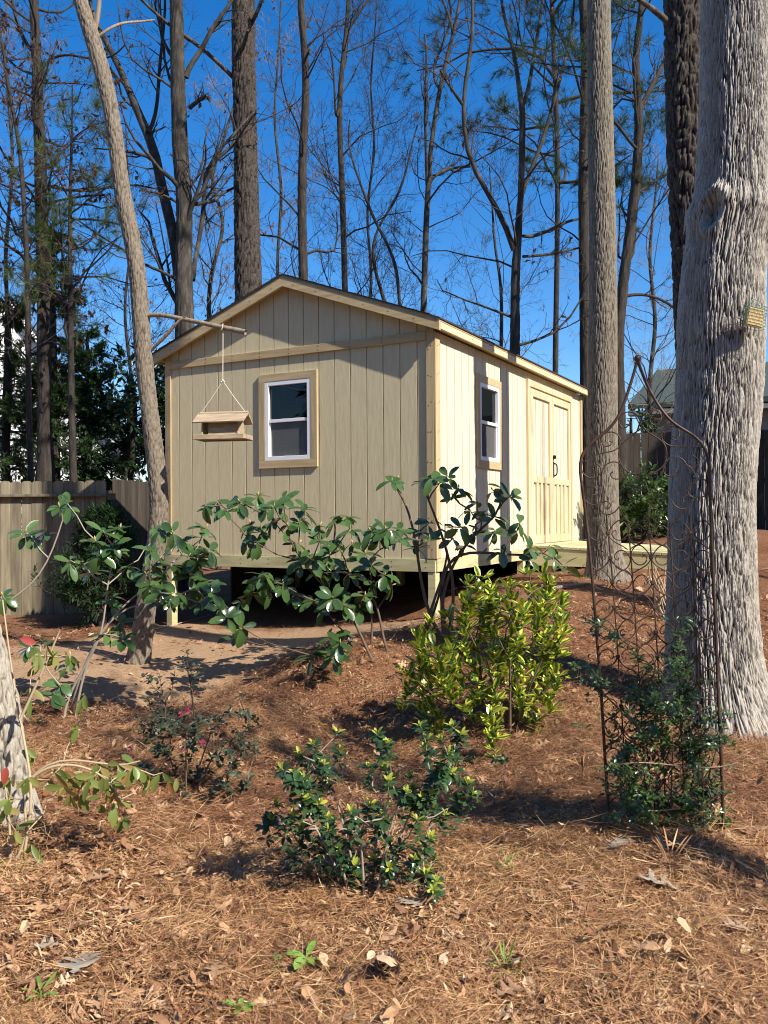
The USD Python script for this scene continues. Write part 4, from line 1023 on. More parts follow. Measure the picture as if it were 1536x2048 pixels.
overhead_tree('evergreen beside the viewer at right, its boughs hanging over the picture and shading the mound', 5.6, -.1, .12, 7.5, (3.0, 2.3, 5.4), (.34, .34, .22), 7, 65, 1000)

overhead_tree('slim bare tree at right, throwing thin shadows on the shed door', 10.2, 5.0, .05, 12, (8.9, 6.2, 9.0), (.8, .8, 1.2), 7, 66, 0)


def yard_evergreen(seed):
    """Broad conifer outside the picture; copied round the yard."""
    rng = np.random.default_rng(seed)
    t = thing('yard_evergreen', 'dark evergreens standing round the yard outside the picture', 'tree', (0, 0, 0), group='evergreens round the yard outside the picture')
    h = 9.5
    obj('trunk', trunk_mesh(np.array([[0, 0, -.3], [.05, 0, h * .5], [0, .05, h]]), np.array([.2, .13, .02]), 10, 20, 0, .03, seed), B, t, smooth=True)
    n = 9000
    z = h * (.04 + .96 * rng.random(n) ** .8); az = rng.uniform(0, 6.28, n); R = 2.3 * (1.02 - z / h) * rng.uniform(.55, 1.05, n) + .15
    R *= 1 + .25 * np.sin(3 * az + z * 1.7)
    p = np.stack([R * np.cos(az), R * np.sin(az), z - .15 * R], 1)
    v, f, uv = leaves(p, np.stack([np.cos(az), np.sin(az), np.full(n, -.25)], 1) + rng.normal(0, .35, (n, 3)), rng.normal(0, .4, (n, 3)) + [0, 0, 1], rng.uniform(.22, .42, n), rng.uniform(.08, .15, n), .2, .2, 2)
    obj('crown', join(v, f), 'leaf_cedar', t, kind='stuff')
    return t


ye = yard_evergreen(67)
spots = [(-9.0, 3.4, 1.0), (-12.5, .6, 1.15), (-10.5, -3.8, 1.1), (-6.5, -7.5, 1.1), (-2.4, -9.0, 1.1), (2.0, -9.6, 1.15), (6.2, -10.2, 1.1), (10.8, -10.5, 1.0), (14.5, -7.2, 1.0), (15.0, -2.5, 1.05), (14.0, 2.2, 1.1), (14.5, 6.6, .9), (12.6, 11.0, 1.15), (-12.0, 7.6, 1.1)]
for k, (x, y, s) in enumerate(spots):
    if k == 0:
        q = ye
    else:
        q = UsdGeom.Xform.Define(stage, path_for('yard_evergreen', None)).GetPrim()
        q.GetReferences().AddInternalReference(ye.GetPath()); q.SetInstanceable(True)
        tag(q, 'dark evergreens standing round the yard outside the picture', 'tree', 'evergreens round the yard outside the picture')
    x_ = UsdGeom.Xformable(q); x_.ClearXformOpOrder()
    for a in ('xformOp:translate', 'xformOp:rotateZ', 'xformOp:scale'):
        if q.HasAttribute(a):
            q.RemoveProperty(a)
    x_.AddTranslateOp().Set(Gf.Vec3d(x, y, float(ground_z(x, y)[0]))); x_.AddRotateZOp().Set(47.0 * k); x_.AddScaleOp().Set(Gf.Vec3f(s, s, s))
# ------------------------------------------------------------------ shrubs
def skeleton(roots, tips, rng, seg=.12, sag=.25):
    """Joins each tip to the nearest stem so far. roots: polylines of points. Returns paths and, per tip, the direction there."""
    nodes = np.vstack([smooth_line(r, max(4, int(np.linalg.norm(np.array(r[-1]) - np.array(r[0])) / seg))) for r in roots])
    dist0 = np.concatenate([np.r_[0, np.cumsum(np.linalg.norm(np.diff(smooth_line(r, max(4, int(np.linalg.norm(np.array(r[-1]) - np.array(r[0])) / seg))), axis=0), axis=1))] for r in roots])
    order = np.argsort([np.linalg.norm(nodes - t, axis=1).min() for t in tips])
    paths, dirs = [], np.zeros((len(tips), 3))
    for i in order:
        t = tips[i]
        dv = t - nodes; d = np.linalg.norm(dv, axis=1)
        cost = d + .35 * dist0 + .6 * np.maximum(0, -dv[:, 2]) + .25 * d * (dv[:, 2] < .3 * d)
        k = int(np.argmin(cost)); p = nodes[k]
        m = max(3, int(d[k] / seg) + 2)
        s = np.linspace(0, 1, m)[:, None]
        line = p + (t - p) * s + np.array([0, 0, -sag * d[k] * .3]) * (s * (1 - s)) * 2 + rng.normal(0, .012 * min(1, d[k] / .2), (m, 3)) * np.sin(np.pi * s)
        paths.append(line); dirs[i] = unit(line[-1] - line[-2])
        nodes = np.vstack([nodes, line[1:]]); dist0 = np.r_[dist0, dist0[k] + s[1:, 0] * d[k]]
    return paths, dirs


def whorl(centers, axes, n, rng, length, width, elev=(.1, .7), lod=6, fold=.25, curl=.2):
    k = rng.integers(n[0], n[1] + 1, len(centers)); i = np.repeat(np.arange(len(centers)), k)
    az = np.concatenate([np.arange(q) * 2.4 + rng.uniform(0, 6) for q in k]) + rng.normal(0, .25, len(i))
    ax = unit(axes)[i]
    ref = np.where(np.abs(ax[:, 2:]) < .9, np.array([0, 0, 1.0]), np.array([1.0, 0, 0])); a = unit(np.cross(ax, ref)); b = np.cross(ax, a)
    rad = a * np.cos(az)[:, None] + b * np.sin(az)[:, None]
    e = rng.uniform(*elev, len(i))[:, None]
    d = rad * np.cos(e) + ax * np.sin(e); nn = ax * np.cos(e) - rad * np.sin(e) + rng.normal(0, .12, (len(i), 3))
    ln = length * rng.uniform(.65, 1.15, len(i))
    return leaves(centers[i] + rad * length * .06 - ax * rng.uniform(0, .25, (len(i), 1)) * length, d, nn, ln, ln * width * rng.uniform(.85, 1.15, len(i)), rng.uniform(.1, .4, len(i)), rng.normal(curl, .12, len(i)), lod)


def shrub(name, label, base, roots, tips, rng, stem_mat, r0=.012, r1=.004, root_r=None):
    t = thing(name, label, 'shrub', base)
    paths, dirs = skeleton(roots, tips, rng)
    for r in roots:
        q = smooth_line(r, 16)
        obj('stem', tubes(q, np.linspace(root_r or r0, (root_r or r0) * .5, 16), 8, True), stem_mat, t, smooth=True, world=True)
    g = Geo()
    for p in paths:
        g.add(*tubes(p, np.linspace(r0 * .55, r1, len(p)), 5))
    obj('twigs', g, stem_mat, t, smooth=True, world=True, kind='stuff')
    return t, dirs


def buds(t, pts, ax, mat_, n=6, L=.035, r=.007):
    for p, a in zip(pts, ax):
        q = p + unit(a) * np.linspace(0, L, 6)[:, None]
        obj('bud', tubes(q, np.array([.5, .95, 1, .8, .5, .1]) * r, 6, True), mat_, t, smooth=True, world=True)


plain('bud_yellow', (.52, .42, .10), .5)


def rhodo(name, label, base_px, Y, roots_px, tips_px, seed, length=.14, n=(5, 8), stem='stem_brown', jit=.22, r0=.012, budp=.5):
    rng = np.random.default_rng(seed)
    base = drop(P(*base_px, Y))
    roots = [[drop(P(r[0][0], r[0][1], Y + (r[0][2] if len(r[0]) > 2 else 0)))] + [P(q[0], q[1], Y + (q[2] if len(q) > 2 else 0)) for q in r[1:]] for r in roots_px]
    tips = []
    for q in tips_px:
        tips.append(P(q[0], q[1], Y + (q[2] if len(q) > 2 else rng.normal(0, jit))))
    tips = np.array(tips)
    t, dirs = shrub(name, label, base, roots, tips, rng, stem, r0)
    ax = unit(dirs * .35 + np.array([.12, -.42, .75]) + rng.normal(0, .3, (len(tips), 3)))
    v, f, uv = whorl(tips, ax, n, rng, length, .48, (-.8, .55))
    leaf_parts(v, f, uv, 'leaf_rhodo', t)
    b = rng.random(len(tips)) < budp
    buds(t, tips[b], ax[b], 'bud_yellow')
    return t


rhodo('broadleaf_shrub', 'large glossy evergreen shrub spreading before the middle of the shed front', (745, 1325), 7.0,
      [[(748, 1325), (730, 1290), (700, 1230), (655, 1180), (620, 1140), (590, 1100)], [(742, 1300, .25), (744, 1250, .25), (742, 1210, .25)], [(775, 1300, .2), (762, 1250, .2), (750, 1205, .2), (700, 1190)]],
      [(410, 1012), (436, 1000), (452, 1018), (478, 1002), (500, 1046), (516, 990), (530, 1010), (548, 1012), (566, 998), (492, 1072), (520, 1060), (545, 1040), (575, 1050), (600, 1040), (608, 1015), (640, 1080), (598, 1085), (512, 1085), (668, 1040), (690, 1030), (700, 1056), (668, 1078), (640, 1050), (705, 1085), (730, 1105), (660, 1110), (690, 1120), (625, 1120), (740, 1060), (600, 1120), (760, 1080), (640, 1140), (668, 1140), (700, 1145), (742, 1130), (770, 1150), (745, 1165), (785, 1170), (730, 1190), (510, 1160), (530, 1148), (505, 1185), (540, 1185), (565, 1168), (590, 1190), (625, 1200), (648, 1215), (665, 1195), (690, 1210), (680, 1180), (720, 1215), (660, 1270), (680, 1285), (640, 1300), (665, 1310), (690, 1265), (620, 1310), (480, 1200), (470, 1275), (485, 1255), (770, 1060), (800, 1075), (780, 1055)], 71, .135, (6, 8))
rhodo('broadleaf_shrub', 'leggy glossy shrub with an upright dark stem before the shed corner post', (838, 1290), 7.35,
      [[(836, 1292), (852, 1250), (872, 1190), (888, 1140), (894, 1105)], [(842, 1290, .1), (856, 1252, .1), (875, 1200, .1), (885, 1150, .05)], [(890, 1130), (925, 1100), (960, 1060), (990, 1030), (1000, 985)], [(890, 1130), (880, 1060), (865, 1020), (845, 970)], [(890, 1135), (830, 1080), (815, 1020), (790, 970)], [(895, 1120), (960, 1105), (1040, 1110), (1085, 1105)]],
      [(783, 962), (795, 958), (848, 963), (862, 955), (895, 952), (880, 965), (918, 975), (905, 992), (985, 980), (1010, 975), (1022, 990), (955, 1002), (968, 1022), (940, 1020), (990, 1032), (920, 1055), (945, 1065), (962, 1055), (890, 1050), (905, 1075), (990, 1060), (1010, 1050), (1035, 1060), (1040, 1045), (840, 1062), (858, 1075), (825, 1075), (835, 1095), (790, 1080), (860, 1045), (1062, 1095), (1085, 1105), (1100, 1090), (1110, 1115), (1125, 1130), (1060, 1120), (1002, 1100), (800, 1060), (930, 1090)], 72, .135, (4, 6), 'stem_brown', .2, .016, .35)
rhodo('broadleaf_shrub', 'glossy evergreen shrub on slanting pale stems before the leaning tree', (130, 1440), 6.2,
      [[(128, 1450), (160, 1350), (200, 1270), (212, 1200), (225, 1130)], [(140, 1440, .1), (170, 1330), (230, 1230), (310, 1160), (365, 1110)], [(150, 1400), (190, 1290), (250, 1220), (320, 1200), (380, 1180)], [(60, 1250, -.1), (20, 1200, -.1), (60, 1170, -.1), (100, 1110, -.1), (125, 1040, -.1)]],
      [(118, 1012), (135, 1008), (62, 1072), (50, 1065), (92, 1062), (205, 1060), (190, 1080), (240, 1055), (225, 1090), (165, 1125), (140, 1120), (200, 1110), (232, 1100), (180, 1140), (258, 1130), (290, 1145), (310, 1078), (318, 1060), (300, 1100), (325, 1110), (345, 1125), (310, 1130), (345, 1065), (360, 1080), (335, 1160), (350, 1185), (380, 1150), (400, 1140), (395, 1180), (420, 1160), (370, 1195), (340, 1200), (425, 1185), (400, 1205), (320, 1185), (300, 1170), (385, 1090), (405, 1070), (420, 1100), (395, 1115), (412, 1055), (440, 1215), (455, 1235), (240, 1245), (215, 1265), (245, 1275), (225, 1195), (60, 1290), (85, 1280), (105, 1385), (120, 1370), (100, 1460), (90, 1480), (130, 1330), (140, 1310), (0, 1205), (5, 1190)], 73, .122, (5, 8), 'stem_grey', .16, .010, .55)

# variegated euonymus: upright leafy shoots
rng = np.random.default_rng(74)
Y = 5.55
base = drop(P(1020, 1465, Y))
out = [(840, 1265), (860, 1240), (890, 1230), (855, 1300), (900, 1290), (930, 1190), (945, 1165), (920, 1240), (965, 1150), (985, 1165), (960, 1215), (1000, 1200), (1020, 1160), (1030, 1235), (1060, 1150), (1065, 1180), (1090, 1145), (1100, 1165), (1085, 1210), (1120, 1185), (1125, 1230), (1110, 1260), (1075, 1270), (1040, 1285), (990, 1260), (950, 1280), (915, 1330), (960, 1330), (1000, 1320), (1050, 1330), (1095, 1310), (1110, 1340), (1070, 1370), (1030, 1370), (985, 1375), (950, 1370), (820, 1345), (850, 1370), (870, 1395), (835, 1355), (880, 1330), (1060, 1405), (1020, 1410), (985, 1420), (1080, 1390), (1100, 1290), (870, 1285), (980, 1195), (1045, 1205), (1010, 1280)]
tips = np.array([P(a, b, Y + rng.normal(0, .2)) for a, b in out])
roots = [[drop(P(1020 + dx, 1465, Y + dy)), P(1020 + dx * 2, 1400, Y + dy * 1.5), P(1020 + dx * 4, 1320, Y + dy * 2.5)] for dx, dy in ((-12, 0), (8, .05), (0, -.06), (16, -.03), (-20, .06), (2, .1))]
t, dirs = shrub('variegated_shrub', 'yellow-edged variegated evergreen shrub below the shed corner', base, roots, tips, rng, 'stem_brown', .010, .003)
ax = unit(dirs * .3 + [0, -.05, 1] + rng.normal(0, .12, (len(tips), 3)))
C, A = [], []
for s in np.arange(0, .30, .03):       # leaf pairs down each shoot
    C.append(tips - ax * s + rng.normal(0, .012, tips.shape)); A.append(ax)
C, A = np.vstack(C), np.vstack(A)
v, f, uv = whorl(C, A, (2, 4), rng, .090, .54, (.15, .95), fold=.3, curl=-.05)
leaf_parts(v, f, uv, 'leaf_euonymus', t)

# compact dark evergreen in the foreground, each shoot tipped with pale new leaves
rng = np.random.default_rng(75)
Y = 3.42
base = drop(P(735, 1790, Y))
out = [(566, 1540), (552, 1610), (628, 1492), (622, 1525), (600, 1510), (648, 1530), (540, 1640), (560, 1640), (620, 1570), (655, 1575), (612, 1600), (675, 1468), (755, 1470), (776, 1490), (760, 1515), (737, 1535), (772, 1540), (842, 1455), (856, 1480), (905, 1455), (922, 1470), (895, 1510), (880, 1540), (935, 1570), (945, 1590), (905, 1560), (818, 1555), (825, 1580), (860, 1590), (870, 1620), (845, 1600), (890, 1630), (740, 1615), (655, 1640), (640, 1680), (695, 1665), (715, 1690), (680, 1700), (600, 1690), (585, 1710), (640, 1720), (660, 1750), (690, 1745), (720, 1770), (750, 1720), (780, 1690), (770, 1760), (745, 1780), (860, 1680), (845, 1700), (870, 1720), (850, 1750), (872, 1765), (830, 1720), (800, 1690), (910, 1520), (636, 1610), (588, 1560)]
out += [(600 + 270 * rng.random(), 1640 + 140 * rng.random()) for _ in range(12)] + [(570 + 90 * rng.random(), 1540 + 120 * rng.random()) for _ in range(5)] + [(830 + 90 * rng.random(), 1480 + 150 * rng.random()) for _ in range(6)] + [(640 + 180 * rng.random(), 1500 + 180 * rng.random()) for _ in range(8)]
tips = np.array([P(a, b, Y + rng.normal(0, .11)) for a, b in out])
roots = [[drop(P(735 + dx * 2.2, 1790, Y + dy)), P(735 + dx * 4, 1700, Y + dy * 1.6), P(735 + dx * 7, 1600, Y + dy * 2.2)] for dx, dy in ((-16, 0), (-9, .04), (-3, -.03), (4, .05), (9, -.02), (14, .02), (-20, .06))]
t, dirs = shrub('low_evergreen_shrub', 'low dark green shrub with yellow-tipped shoots, in the centre foreground', base, roots, tips, rng, 'stem_grey', .006, .002, .006)
ax = unit(dirs * .5 + [0, -.15, .9] + rng.normal(0, .2, (len(tips), 3)))
v1, f, uv = whorl(tips, ax, (9, 12), rng, .038, .5, (-.1, .8), fold=.2)
v2, _, _ = whorl(tips - ax * .03, ax, (6, 9), rng, .038, .5, (-.3, .4), fold=.2)
v4, _, _ = whorl(np.vstack([tips - ax * q + rng.normal(0, .014, tips.shape) for q in (.06, .10)]), np.vstack([ax] * 2), (2, 5), rng, .036, .45, (-.3, .5), fold=.2)
leaf_parts(np.vstack([v1, v2, v4]), f, uv, 'leaf_pitto', t)
b = rng.random(len(tips)) < .95
v3, f3, uv3 = whorl(tips[b] + ax[b] * .008, ax[b], (6, 8), rng, .032, .38, (.7, 1.35), fold=.3)
leaf_parts(v3, f3, uv3, 'leaf_new', t, 'young_leaf', 60, 'young_leaves')
# a seedling of the same kind to the right of it
tips = np.array([P(990, 1515, 4.6), P(1008, 1520, 4.6), P(940, 1518, 4.5)]); base = drop(P(985, 1550, 4.55))
t, dirs = shrub('small_evergreen_shrub', 'tiny yellow-tipped seedling on the straw, right of the low dark shrub', base, [[base, base + [0, 0, .04], base + [.01, 0, .07]]], tips, rng, 'stem_grey', .004, .002)
ax = unit(rng.normal(0, .2, (3, 3)) + [0, -.1, 1])
v, f, uv = whorl(tips, ax, (8, 11), rng, .042, .42, (-.1, .7)); leaf_parts(v, f, uv, 'leaf_pitto', t)
v, f, uv = whorl(tips, ax, (4, 6), rng, .026, .36, (.7, 1.3)); leaf_parts(v, f, uv, 'leaf_new', t, 'young_leaf')

# loropetalum with a few pink flowers
rng = np.random.default_rng(76)
Y = 4.75
base = drop(P(372, 1590, Y))
out = [(372, 1300), (365, 1315), (380, 1335), (350, 1340), (318, 1345), (300, 1365), (285, 1350), (400, 1332), (295, 1392)] + [(260 + 260 * rng.random(), 1420 + 170 * rng.random() ** 1.2) for _ in range(95)] + [(478, 1395), (500, 1440), (515, 1500), (470, 1580), (485, 1570), (420, 1590)]
tips = np.array([P(a, b, Y + rng.normal(0, .17)) for a, b in out])
roots = [[drop(P(372 + dx * 1.5, 1592, Y + dy)), P(372 + dx * 4, 1540, Y + dy * 1.5), P(372 + dx * 8, 1470, Y + dy * 2)] for dx, dy in ((-6, 0), (6, .05), (0, -.05), (10, -.02))] + [[P(390, 1470, Y), P(385, 1400, Y), P(373, 1320, Y)]]
t, dirs = shrub('flowering_shrub', 'sparse grey-green shrub with a few pink flowers, left of the centre', base, roots, tips, rng, 'stem_brown', .006, .0015)
C = np.vstack([tips - unit(dirs) * s + rng.normal(0, .008, tips.shape) for s in (0, .035, .07, .11)]); A = np.vstack([dirs * .6 + [0, 0, .5]] * 4)
v, f, uv = whorl(C, A, (2, 4), rng, .036, .55, (.0, .7), curl=.15); leaf_parts(v, f, uv, 'leaf_loro', t)
for a, b in ((363, 1430), (262, 1497), (367, 1500), (405, 1485), (478, 1512), (358, 1592), (265, 1518), (376, 1422)):
    p = P(a, b, Y - .12); n = 34
    d = unit(rng.normal(0, 1, (n, 3)) + [0, -.3, .3])
    vv, ff, _ = leaves(np.repeat(p[None], n, 0), d, rng.normal(0, 1, (n, 3)), .022, .0035, 0, .3, 2)
    obj('pink_flower', join(vv, ff), 'petal_pink', t, world=True)

# arching shrub with olive and reddish leaves at the left edge
rng = np.random.default_rng(77)
Y = 3.75
base = drop(P(30, 1745, Y))
arch = [(30, 1745), (60, 1650), (70, 1560), (80, 1535)]
roots = [[drop(P(28, 1748, Y)), P(55, 1660, Y), P(62, 1580, Y), P(40, 1440, Y + .1), P(18, 1300, Y + .15), P(5, 1200, Y + .2)], [drop(P(38, 1745, Y)), P(52, 1650, Y), P(60, 1560, Y), P(110, 1525, Y), P(190, 1525, Y), P(280, 1522, Y)],
         [P(60, 1560, Y), P(130, 1530, Y), P(200, 1550, Y), P(240, 1600, Y)], [drop(P(20, 1745, Y)), P(18, 1640, Y), P(8, 1560, Y)], [P(40, 1440, Y), P(90, 1330, Y), P(120, 1260, Y)]]
out = [(95, 1560), (110, 1545), (125, 1570), (140, 1590), (150, 1555), (165, 1575), (172, 1600), (190, 1540), (205, 1555), (215, 1580), (230, 1610), (245, 1640), (200, 1530), (235, 1530), (255, 1545), (280, 1540), (295, 1555), (325, 1545), (335, 1560), (260, 1530), (120, 1540), (60, 1555), (20, 1560), (8, 1620), (30, 1660), (48, 1700), (15, 1720), (5, 1800), (20, 1810), (105, 1310), (118, 1300), (135, 1310), (95, 1290), (70, 1310), (155, 1450), (60, 1390), (170, 1390), (45, 1500), (20, 1590), (180, 1560), (140, 1550), (225, 1560)]
tips = np.array([P(a, b, Y + rng.normal(0, .1)) for a, b in out])
t, dirs = shrub('arching_shrub', 'arching shrub with drooping olive and reddish leaves at the left edge', base, roots, tips, rng, 'stem_tan', .006, .0015, .007)
C = np.vstack([tips, tips + rng.normal(0, .025, tips.shape)]); n = len(C) * 2
i = np.repeat(np.arange(len(C)), 2)
v, f, uv = leaves(C[i], rng.normal(0, .55, (n, 3)) + [0, -.1, -.75], rng.normal(0, .5, (n, 3)) + [.2, -1, .35], rng.uniform(.05, .10, n), rng.uniform(.022, .036, n), rng.uniform(.1, .4, n), .1)
leaf_parts(v, f, uv, 'leaf_olive', t)
v, f, uv = leaves([P(40, 1277, Y), P(8, 1570, Y - .05), P(160, 1545, Y)], [(.6, 0, -.2), (.1, 0, 1), (.3, 0, -.3)], [(0, -1, .5)] * 3, [.07, .075, .05], [.034, .036, .025], .2, .1)
leaf_parts(v, f, uv, 'leaf_red', t, 'red_leaf')

# small plants on the straw
def rosette(name, label, px, py, size, n, seed, matn='weed_green', cat='seedling', elev=(.2, .8), width=.42):
    rng = np.random.default_rng(seed)
    p = on_ground(px, py)
    t = thing(name, label, cat, p)
    v, f, uv = whorl(np.array([p + [0, 0, .02 + size * .4]]), np.array([[0, -.15, 1.0]]), (n, n), rng, size, width, elev)
    obj('stem', tubes([p + [0, 0, -.02], p + [0, 0, .02 + size * .4]], [.003, .002], 5), matn, t, world=True)
    leaf_parts(v, f, uv, matn, t)


rosette('weed_seedling', 'bright green four-leaved seedling in the foreground straw', 612, 1945, .068, 5, 81, elev=(.05, .4))
rosette('weed_seedling', 'small pale seedling just left of the bright four-leaved one', 558, 1950, .045, 4, 82)
rosette('weed_seedling', 'narrow-leaved green seedling at the lower left', 82, 2012, .07, 5, 83, width=.25)
rosette('weed_seedling', 'green seedling at the bottom edge, left of the centre', 478, 2040, .05, 5, 84)
rosette('weed_seedling', 'single dark green seedling right of the low yellow-tipped shrub', 1165, 1468, .07, 4, 85, 'leaf_pitto')
rosette('grass_tuft', 'thin green grass tuft on the straw right of the pine cone', 1010, 1960, .09, 12, 86, 'weed_green', 'grass', (.3, 1.2), .06)
rosette('grass_tuft', 'small grass tuft between the low shrub and the trellis', 1015, 1750, .08, 10, 87, 'weed_green', 'grass', (.3, 1.2), .06)
rosette('grass_tuft', 'pale dry grass tuft left of the trellis foot', 1165, 1560, .12, 16, 88, 'straw', 'grass', (.4, 1.3), .05)
rosette('grass_tuft', 'straw-coloured grass tuft under the vine at the trellis foot', 1340, 1760, .16, 22, 89, 'straw', 'grass', (.3, 1.2), .04)
# cut cane stalks behind the trellis
rng = np.random.default_rng(90)
base = drop(P(1340, 1235, 8.2)); t = thing('cane_clump', 'clump of pale bare canes behind the trellis', 'canes', base)
for k in range(9):
    top = P(1285 + 55 * rng.random(), 1130 + 30 * rng.random(), 8.2 + rng.normal(0, .1)); b0 = base + [rng.normal(0, .06), rng.normal(0, .05), -.03]
    obj('cane', tubes(smooth_line([b0, (b0 + top) / 2 + rng.normal(0, .02, 3), top], 8), np.linspace(.009, .006, 8), 6, True), 'stem_tan', t, smooth=True, world=True)
# ------------------------------------------------------------------ iron trellis with scrolls
TY = 4.0
tb = drop(P(1331, 1660, TY))
tre = thing('garden_trellis', 'rusty brown iron trellis with scrolls and a ball finial', 'trellis', tb)


def tp(px, py):
    """Point on the trellis plane (it leans back a little and to the left)."""
    return P(px, py, TY - .05 * (px - 1331) / 115.0 + .10 * (1660 - py) / 900.0)


def rod(name, px, r, sides=8, n=40, parent=tre):
    l = smooth_line([tp(*q) for q in px], n)
    return obj(name, tubes(l, np.full(n, r), sides, True), 'trellis_metal', parent, smooth=True, world=True)


lp = [(1222, 1668), (1213, 1560), (1203, 1400), (1192, 1250), (1181, 1120), (1170, 1020), (1162, 955), (1161, 925), (1169, 902), (1190, 880), (1215, 860), (1238, 830), (1254, 790), (1268, 745), (1274, 722)]
rp = [(1448, 1690), (1444, 1560), (1438, 1420), (1431, 1250), (1425, 1120), (1421, 1020), (1419, 950), (1415, 915), (1405, 890), (1385, 870), (1350, 848), (1320, 815), (1302, 785), (1288, 755), (1276, 722)]
rod('side_post', lp, .0072, 10, 90); rod('side_post', rp, .0072, 10, 90)
ball = trimesh.creation.icosphere(3, .0165); ball.apply_translation(tp(1275, 717))
obj('ball_finial', ball, 'trellis_metal', tre, smooth=True, world=True)
z5 = lambda pts: [(1140 + x / 3.656, 690 + y / 3.656) for x, y in pts]
SCR = [
    [(470, 655), (400, 705), (362, 760), (358, 830), (385, 890), (440, 935), (520, 950), (600, 938), (660, 905), (700, 850), (706, 780), (690, 725), (640, 680), (575, 640), (535, 600), (512, 555), (485, 510), (440, 490), (390, 500), (360, 540), (362, 580), (390, 605), (425, 592), (437, 562), (420, 548)],
    [(470, 655), (497, 610), (512, 560), (540, 510), (590, 475), (640, 480), (668, 530), (650, 570), (610, 582), (585, 555), (590, 525), (615, 520)],
    [(112, 850), (170, 812), (260, 785), (330, 768), (366, 730), (365, 680), (335, 645), (285, 637), (240, 660), (230, 700), (255, 738), (290, 735), (304, 712), (285, 702)],
    [(985, 752), (900, 742), (800, 742), (730, 735), (685, 705), (668, 660), (690, 615), (740, 592), (785, 610), (800, 650), (780, 690), (755, 690), (752, 665)],
    [(100, 840), (85, 890), (95, 935), (140, 970), (190, 968), (225, 930), (222, 890), (190, 873), (165, 890), (172, 912)],
    [(378, 885), (330, 855), (280, 865), (245, 900), (232, 960), (235, 1040), (238, 1100), (220, 1150), (180, 1170), (130, 1155), (98, 1110), (105, 1065), (145, 1035), (190, 1050), (198, 1085), (170, 1095)],
    [(380, 890), (395, 930), (370, 970), (325, 978), (298, 950), (315, 928)],
    [(225, 1160), (270, 1145), (296, 1170), (280, 1195), (255, 1188)],
    [(220, 1165), (228, 1215), (270, 1240), (320, 1225), (360, 1180)],
    [(708, 850), (740, 820), (790, 820), (840, 855), (860, 885), (900, 895), (935, 870), (930, 830), (900, 810), (890, 785)],
    [(705, 860), (685, 900), (690, 940), (730, 958), (765, 940), (780, 895)],
    [(860, 885), (900, 920), (915, 965), (900, 960)],
    [(1000, 1000), (960, 980), (915, 1000), (860, 1060), (880, 1105), (940, 1115), (1000, 1095), (1030, 1050), (1010, 1005)],
    [(745, 1140), (780, 1185), (830, 1200), (875, 1180), (890, 1105), (850, 1100), (825, 1130), (840, 1150)]]
for s in SCR:
    rod('scroll', z5(s), .0034, 6, 60)
rod('upper_band', z5([(358, 1180), (400, 1260), (450, 1300), (520, 1290), (570, 1220), (600, 1180), (640, 1195)]), .0034, 6, 40)
# lattice: upright bars and mirrored scrolls between the posts
ytop, ybot = 1030.0, 1650.0


def edge(y, line):
    a = np.array(line[::-1] if line[0][1] > line[-1][1] else line, float)
    return np.interp(y, a[:, 1], a[:, 0])


def bar_x(k, y):
    l, r = edge(y, lp[:9]), edge(y, rp[:9])
    return l + (r - l) * k / 6.0


for k in (1, 2, 3, 4, 5):
    rod('upright_bar', [(bar_x(k, y), y) for y in np.linspace(1030 + (0 if k % 2 else 15), ybot, 12)], .0034, 6, 24)
rng_t = np.random.default_rng(92)
rows = np.arange(ytop + 5, ybot - 60, 49.5)
h = 49.5
for c in (1, 3, 5):
    for i, y in enumerate(rows):
        w = (bar_x(c + 1, y) - bar_x(c - 1, y)) / 2
        x0 = bar_x(c, y + h / 2)
        for s in (-1, 1):
            # a heart half: up from the bar, round and curled in; and an S running down to the neighbour bar
            a = [(0, .62), (.25, .30), (.62, .12), (.93, .35), (.90, .72), (.55, .92), (.27, .80), (.22, .60), (.36, .52), (.42, .62)]
            b = [(0, .62), (.22, .92), (.62, 1.12), (.95, 1.30)]
            jit = lambda: rng_t.normal(0, .2)
            rod('scroll', [(x0 + s * u * w + jit(), y + v * h + jit()) for u, v in (a if (i + c // 2) % 2 == 0 else [(p, 1.24 - q) for p, q in a])], .0029, 5, 26)
            rod('scroll', [(x0 + s * u * w, y + v * h) for u, v in b], .0029, 5, 10)
        b_ = cbx(-.009, .009, -.007, .007, -.008, .008, .002); b_.apply_translation(tp(x0, y + .62 * h))
        obj('clasp', b_, 'trellis_metal', tre, world=True)
